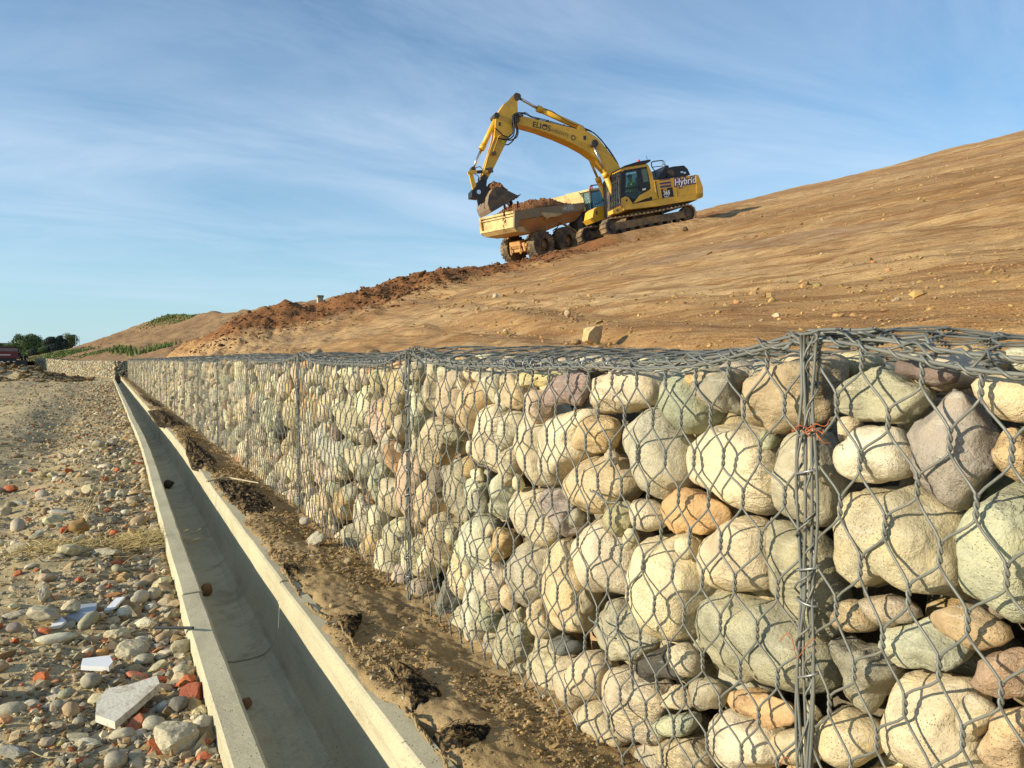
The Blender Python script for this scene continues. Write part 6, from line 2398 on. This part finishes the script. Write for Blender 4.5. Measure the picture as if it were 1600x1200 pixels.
    acc.obj('fabric_hem', M_HEM, None, False, label='frayed earth covered fabric hem winding along the drain lip', cat='fabric hem')
    # the bleached stick
    px = [(323, 750), (345, 745), (360, 744), (382, 748), (404, 752)]
    pts = np.array([on_z(u, v, .085) for u, v in px])
    t = np.linspace(0, 4, 30)
    q = np.stack([np.interp(t, np.arange(5), pts[:, i]) for i in range(3)], 1)
    q[:, 2] = np.maximum([soil_at(a, b_) for a, b_ in q[:, :2]], .05) + .022
    V, F = tubes(q, .007 * np.linspace(1.1, .6, 30), 7, (0, 0, 1), cap=True)
    mk('bleached_stick', V, F, M_WOOD, None, label='pale bleached stick lying across the soil strip on the black netting', cat='stick')


M_HEM = m_flat('muddy_cord', (.27, .19, .085), .95, 0, .35, (.05, .045, .035), 30, (.6, .75), bump=.8, scale=140)
geotextile()


def soil_crumbs():
    r = np.random.default_rng(88)
    n = 26000
    Y = np.exp(r.uniform(math.log(.95), math.log(12), n))
    lip = .73 + drain_dx(Y)
    X = lip - .05 + (A + .0 - lip + .05) * r.uniform(0, 1, n)
    Z = strip_z(X, Y)
    k = (Z > .0) & (fb2(X, Y, 6, 3, 3, 89) + r.normal(0, .3, n) > -.1)
    size = np.clip(r.lognormal(0, .55, n) * (.0016 + .0006 * Y), .0012, .012)
    t = np.array((.30, .205, .095)) * r.normal(1, .22, (n, 1)).clip(.4, 1.8)
    pl = r.uniform(0, 1, n) < .06
    t[pl] = np.array((.42, .36, .25))
    o = scatter_stones('soil_crumbs', int(k.sum()), np.stack([X, Y, Z + size * .2], 1)[k], size[k], M_CLOD, t[k], seed=90)
    tag(o, 'crumbly brown earth strewn between the drain and the stone wall', 'soil', None, 'stuff')


soil_crumbs()


# ---- straw, the thin weeds
def straw():
    def tuft(u, v, w, n, lab, sd, mat=M_STRAW, L=(.05, .12), name='straw_tuft', up=.25, flatness=1.0):
        r = np.random.default_rng(sd)
        p = road_at(u, v)
        m = pxm(u, v)
        acc = Acc()
        for _ in range(n):
            lift = abs(r.normal(0, .022)) if n > 60 else 0
            c = np.array((r.normal(0, w * m * .5), r.normal(0, w * m * .35), .012 + abs(r.normal(0, .012))))
            a = r.normal(.2, .9)
            l = r.uniform(*L)
            d = np.array((math.cos(a), math.sin(a) * .9, abs(r.normal(0, up)))) * l
            t = np.linspace(0, 1, 5)[:, None]
            q = c + d * t + np.array((0, 0, 1)) * (.25 * l * r.uniform(-.6, .4) * (t * t)) + r.normal(0, .003, 3) * np.sin(t * 3)
            q[:, 2] = np.maximum(q[:, 2], .006) + lift * (1 - (c[0] / (w * m)) ** 2)
            V, F = tubes(q, np.linspace(.0020, .0011, 5), 3, (.2, .1, 1))
            acc.add(V, F)
        o = acc.obj(name, mat, None, kind='stuff' if n > 1 else None, label=lab, cat='weed' if mat is M_GRASS else 'straw')
        o.location = p
    tuft(75, 868, 62, 260, 'tuft of dry yellow straw lying in the rubble near the left edge', 901)
    tuft(195, 860, 74, 420, 'larger tuft of dry yellow straw lying against the drain lip', 902)
    tuft(225, 850, 30, 80, 'small loose bunch of straw beside the drain wall', 903)
    tuft(128, 815, 16, 16, 'few upright dry stalks behind the brown lump', 904, up=1.2, L=(.06, .14))
    tuft(66, 752, 8, 14, 'small green weed seedling growing in the gravel road', 905, M_GRASS, (.03, .06), 'weed', 1.2)
    tuft(35, 1195, 20, 1, 'single long dry stalk in the bottom left corner', 906, L=(.08, .14))


straw()
# ------------------------------------------------------------------ the far end of the site
def tree(p, w, h, mat, lab, seed, name='tree', dense=1.0, trunk=True, group='trees beyond the site', layered=False):
    r = np.random.default_rng(seed)
    root = empty(name, lab, 'tree', p, group)
    V, F = tubes(np.stack([np.array((0.15 * w * math.sin(t * 2) * t * .3, 0, h * .75 * t)) for t in np.linspace(0, 1, 6)]), np.linspace(.05, .02, 6) * h * .5, 8, (1, 0, 0), cap=True)
    tr = mk('trunk', V, F, M_BARK, root)
    br = Acc()
    lob = []
    nl = 17
    for i in range(nl):
        a = r.uniform(0, 2 * math.pi)
        zz = r.uniform(.22, .88) if not layered else r.uniform(.25, .95)
        k = math.sin(math.pi * min(1, zz * .95)) ** .5 * (1.1 - .5 * zz)
        c = np.array((math.cos(a) * w * .40 * k, math.sin(a) * w * .40 * k, h * zz))
        lob.append((c, w * r.uniform(.20, .32)))
        q = np.stack([np.array((0, 0, h * zz * .55)) * (1 - t) + c * t for t in np.linspace(0, 1, 4)])
        br.add(*tubes(q, np.linspace(.012, .004, 4) * h, 5, (.3, .2, 1)))
    br.obj('limbs', M_BARK, root)
    n = int(8000 * dense)
    li = r.integers(0, nl, n)
    d = r.normal(0, 1, (n, 3))
    d /= np.linalg.norm(d, axis=1, keepdims=True)
    rad_ = np.array([l[1] for l in lob])[li] * r.uniform(.35, 1.08, n) ** .6
    C = np.array([l[0] for l in lob])[li] + d * rad_[:, None] * (1, 1, .85)
    s = r.uniform(.016, .038, n) * max(w, h)
    u = r.normal(0, 1, (n, 3))
    u /= np.linalg.norm(u, axis=1, keepdims=True)
    v = np.cross(u, d)
    v /= np.linalg.norm(v, axis=1, keepdims=True) + 1e-9
    Q = np.stack([C - u * s[:, None], C + v * s[:, None] * .6, C + u * s[:, None], C - v * s[:, None] * .6], 1).reshape(-1, 3)
    mk('crown', Q, np.arange(4 * n).reshape(-1, 4), mat, root, False)
    return root


def far_trees():
    def put(u, vb, f, wpx, hpx, mat, lab, sd, **k):
        p = P(u, vb + 6, f)
        m = f / 1200
        tree(tuple(p), wpx * 1.15 * m, (hpx + 6) * m, mat, lab, sd, **k)
    put(38, 553, 190, 30, 31, M_LEAF, 'broad round green tree on the left skyline', 1)
    put(55, 553, 195, 26, 30, M_LEAF, 'round green tree overlapping the broad one on its right', 2)
    put(82, 548, 170, 24, 23, M_LEAFD, 'dark blue-green conifer like tree between the round trees', 3, dense=1.5)
    put(97, 545, 175, 14, 21, M_LEAFD, 'slim dark tree next to the conifer like tree', 4)
    put(110, 543, 178, 20, 21, M_LEAFY, 'yellow-green loose tree at the foot of the far hill', 5)
    put(20, 556, 200, 24, 16, M_LEAFY, 'low yellow-green tree in front of the long roof', 6)
    put(1, 556, 205, 16, 20, M_LEAF, 'green tree cut by the left edge of the photo', 7)
    put(66, 552, 200, 16, 17, M_LEAFD, 'low dark tree filling the gap left of the conifer like tree', 8)
    put(8, 556, 150, 22, 16, M_LEAF, 'bushy green tree behind the red truck', 12)
    for i, (u, w) in enumerate(((32, 13), (44, 13), (56, 13), (68, 12), (80, 9))):
        put(u, 558 - i * 2.0, 140, w * 1.3, 11, M_LEAF if i % 2 else M_LEAFD, ORD[i] + ' rounded bush from the left in the hedge row below the trees', 20 + i, name='bush', dense=.6, group='rounded bushes in the hedge row')
    # the long low house
    p = P(13, 545, 215)
    o = empty('house', 'long low house with a flat dark roof among the left trees', 'house', p)
    box_ = lambda *a: box(B(), *a)
    bm_obj('wall', box_(-1.9, 1.9, -2, 2, -3, 1.2), M_FLATW, o, .02)
    bm_obj('roof', box_(-2.3, 2.2, -2.5, 2.5, 1.2, 1.6), M_CONC2, o, .02)
    bm_obj('chimney', box_(.9, 1.4, -.3, .3, 1.6, 2.6), M_CONC2, o, .02)
    # a light frame on the horizon
    p = P(121, 533, 150)
    o = empty('metal_frame', 'thin metal frame standing on the brow left of the far hill', 'frame', p)
    for x in (-.3, .35):
        bm_obj('post', box_(x - .05, x + .05, -.05, .05, -1, .85), M_CHROME, o)
    bm_obj('cross_bar', box_(-.35, .4, -.06, .06, .8, .9), M_CHROME, o)
    bm_obj('board', box_(-.2, .25, -.04, .04, -.2, .05), M_PLAST, o)


M_FLATW = m_flat('dull_wall', (.42, .36, .27), .9, 0, .1)
far_trees()


def far_vehicles():
    # the red tipper standing on the raised ground, seen from behind
    f = 56.0
    p = P(9, 571.5, f)
    M = Matrix.Translation(Vector(p)) @ Matrix.Rotation(rad(8), 4, 'Z')
    e = empty('red_truck', 'dark red tipper truck parked at the left edge beyond the road', 'truck', mat=M)
    s = .60
    def bx(nm, x0, x1, y0, y1, z0, z1, mat, par=e, bev=.03):
        return bm_obj(nm, box(B(), x0 * s, x1 * s, y0 * s, y1 * s, z0 * s, z1 * s), mat, par, bev)
    bx('tipper_body', -1.6, 1.25, 0, 4.2, .95, 1.75, M_REDP)
    bx('tarpaulin', -1.62, 1.27, -.02, 4.22, 1.76, 2.15, M_TARP, bev=.12)
    bx('tail_stripe', -1.6, .5, -.03, -.004, 1.28, 1.36, M_WHITE, bev=0)
    bx('chassis', -1.3, 1.1, .1, 6.4, .55, .94, M_BLACK)
    bx('bumper', -1.5, 1.2, -.12, .05, .42, .58, M_BLACK)
    for x in (-.4, .25, .85):
        bx('tail_lamp', x - .12, x + .12, -.16, -.125, .46, .55, M_WHITE, bev=0)
    bx('cab', -1.5, 1.15, 4.6, 6.4, .7, 2.4, M_REDP, bev=.08)
    bx('mirror', 1.35, 1.5, 4.8, 5.0, 1.5, 1.95, M_BLACK)
    for x in (-1.15, .8):
        for y in (.9, 2.1, 5.4):
            bm_obj('wheel', cyl(B(), ((x - .18) * s, y * s, .42 * s), ((x + .18) * s, y * s, .42 * s), .42 * s, 18), M_TYRE, e, .02)
    # the dark skip beside it
    p = P(31, 572, 56.5)
    o = empty('black_container', 'low black container standing between the red truck and the far wall', 'container', mat=Matrix.Translation(Vector(p)))
    b = B()
    prism(b, [(-.42, 0), (.42, 0), (.44, .42), (-.44, .42)], 0, .8)
    bm_obj('container_body', b, M_BLACK, o, .01)
    bm_obj('rim', box(B(), -.46, .46, -.02, .82, .421, .45), M_DARK, o, .005)
    # a worker in dark clothes bending over behind the container
    for q, (u, v, hh, lab, hat) in enumerate(((39.5, 572, .98, 'worker in dark clothes with a yellow-green helmet behind the black container', M_HIVIS), (34.2, 572, .90, 'worker in black bending forward beside the one with the helmet', M_CLOTH))):
        p = P(u, v, 57.8)
        k = hh / 1.0
        pts = np.array([(0, 0, .50), (0, 0, .66), (.03, 0, .80), (.05, 0, .86), (.09, .08, .80), (.16, .10, .66), (.22, .08, .56), (.07, -.08, .80), (.14, -.10, .66), (.20, -.06, .56), (.01, .05, .46), (.02, .06, .24), (0, .06, .02), (.01, -.05, .46), (.0, -.06, .24), (-.02, -.06, .02), (.07, 0, .93)]) * k * (1.0, 1.0, 1.0)
        if q:
            pts[:, 0] += -.25 * np.clip(pts[:, 2] - .45, 0, 1)
            pts[:, 0] *= -1
        ed = [(0, 1), (1, 2), (2, 3), (3, 16), (2, 4), (4, 5), (5, 6), (2, 7), (7, 8), (8, 9), (0, 10), (10, 11), (11, 12), (0, 13), (13, 14), (14, 15)]
        rr = [.085, .09, .095, .04, .05, .038, .03, .05, .038, .03, .07, .05, .04, .07, .05, .04, .055]
        bm = bmesh.new()
        vs = [bm.verts.new(pp) for pp in pts]
        for i, j in ed:
            bm.edges.new((vs[i], vs[j]))
        me = bpy.data.meshes.new('person')
        bm.to_mesh(me)
        bm.free()
        o = link('person', me, label=lab, cat='person', loc=p)
        o.modifiers.new('skin', 'SKIN')
        for i, vv in enumerate(me.skin_vertices[0].data):
            vv.radius = (rr[i] * k, rr[i] * k)
        me.skin_vertices[0].data[0].use_root = True
        sb = o.modifiers.new('sub', 'SUBSURF')
        sb.levels = 1
        dg = bpy.context.evaluated_depsgraph_get()
        m2 = bpy.data.meshes.new_from_object(o.evaluated_get(dg))
        o.modifiers.clear()
        o.data = m2
        m2.materials.append(M_CLOTH)
        m2.materials.append(M_SKIN)
        hc = Vector(pts[16])
        for pl in m2.polygons:
            pl.use_smooth = True
            pl.material_index = int((pl.center - hc).length < .09)
        h = B()
        bmesh.ops.create_uvsphere(h, u_segments=10, v_segments=6, radius=.065 * k, matrix=Matrix.Translation(hc + Vector((0, 0, .025))) @ Matrix.Diagonal((1.1, 1, .7, 1)))
        bm_obj('helmet', h, hat, o, smooth=True)
    # the white sheet hanging over the far wall
    px = [(58.5, 569.5), (63, 565.2), (66.5, 562.6), (72, 562.2), (78.5, 563.2)]
    w = 60.0
    c0 = [P(u, v, w) for u, v in px]
    c1 = [P(u + .9, v + (1.6 if i < 2 else 1.2), w) for i, (u, v) in enumerate(px)]
    V = np.array([q + np.array((0, dy, 0)) for dy in (0, .5) for q in c0] + [q for q in c1])
    n = len(px)
    F = np.array([(i, i + 1, n + i + 1, n + i) for i in range(n - 1)] + [(i, i + 1, 2 * n + i + 1, 2 * n + i) for i in range(n - 1)])
    o = mk('plastic_sheet', V - V.mean(0), F, M_PLAST, None, True, loc=V.mean(0), label='white plastic sheet draped over the top of the far wall', cat='plastic sheet')
    md = o.modifiers.new('solidify', 'SOLIDIFY')
    md.thickness = .02


M_REDP = m_flat('dark_red_paint', (.13, .012, .02), .5, 0, .1, (.07, .04, .035), 3, (.5, .8))
M_TARP = m_flat('grey_tarpaulin', (.17, .14, .14), .8, 0, .15)
far_vehicles()


def grass_patch(name, lab, centre_pts, n, h, seed, mat=M_GRASS, zfun=far_hill_z):
    r = np.random.default_rng(seed)
    c = np.array(centre_pts)
    i = r.integers(0, len(c), n)
    X = c[i, 0] + r.normal(0, 1, n) * c[i, 2] * 1.5
    Y = c[i, 1] + r.normal(0, 1, n) * c[i, 2] * 1.6
    Z = zfun(X, Y)
    a = r.uniform(0, 2 * math.pi, n)
    hh = h * r.uniform(.5, 1.3, n)
    w = .05 * r.uniform(.6, 1.4, n)
    base = np.stack([X, Y, Z], 1)
    s = np.stack([np.cos(a) * w, np.sin(a) * w, 0 * a], 1)
    tip = np.stack([r.normal(0, .3, n) * hh, r.normal(0, .3, n) * hh, hh], 1)
    V = np.stack([base - s, base + s, base + tip], 1).reshape(-1, 3)
    o = mk(name, V, np.arange(3 * n).reshape(-1, 3), mat, None, False, kind='stuff')
    tag(o, lab, 'grass')


def hill_pt(u, v):
    f = 50.0
    while f < 110:
        p = P(u, v, f)
        if far_hill_z(p[0:1], p[1:2])[0] > p[2]:
            break
        f += .5
    return p


pts = [tuple(hill_pt(u, v)[:2]) + (s,) for u, v, s in ((96, 553, .5), (102, 551, .6), (108, 552, .6), (114, 549, .6), (121, 550, .5), (90, 556, .4), (148, 552, .5), (153, 553, .4), (60, 558, .8), (50, 560, .8), (70, 559, .5), (104, 556, .4))]
grass_patch('grass', 'green grass patches at the foot of the far hill', pts, 3400, .13, 71)
pts = [tuple(hill_pt(u, v)[:2]) + (s,) for u, v, s in ((250, 501, .5), (258, 498, .6), (268, 496, .7), (277, 495, .7), (286, 496, .6), (292, 499, .4))]
grass_patch('grass', 'green grass growing on the crest of the far hill', pts, 1700, .16, 72)
pts = [tuple(hill_pt(u, v)[:2]) + (s,) for u, v, s in ((186, 548, .22), (190, 550, .22), (256, 553, .3), (235, 556, .3), (206, 555, .2))]
grass_patch('grass', 'small green weeds behind the far end of the near wall', pts, 700, .35, 73)


def mound_clods():
    r = np.random.default_rng(95)
    n = 3800
    Y = r.uniform(43.0, 52.0, n)
    X = -r.uniform(.6, 11, n)
    Z = road_z(X, Y)
    size = np.clip(r.lognormal(0, .6, n) * .045, .015, .2)
    t = np.array((.20, .135, .065)) * r.normal(1, .25, (n, 1)).clip(.4, 1.8)
    o = scatter_stones('mound_clods', n, np.stack([X, Y, Z + size * .2], 1), size, M_CLOD, t, seed=96)
    tag(o, 'dark lumpy earth of the low bank in front of the red truck', 'clods', None, 'stuff')


mound_clods()
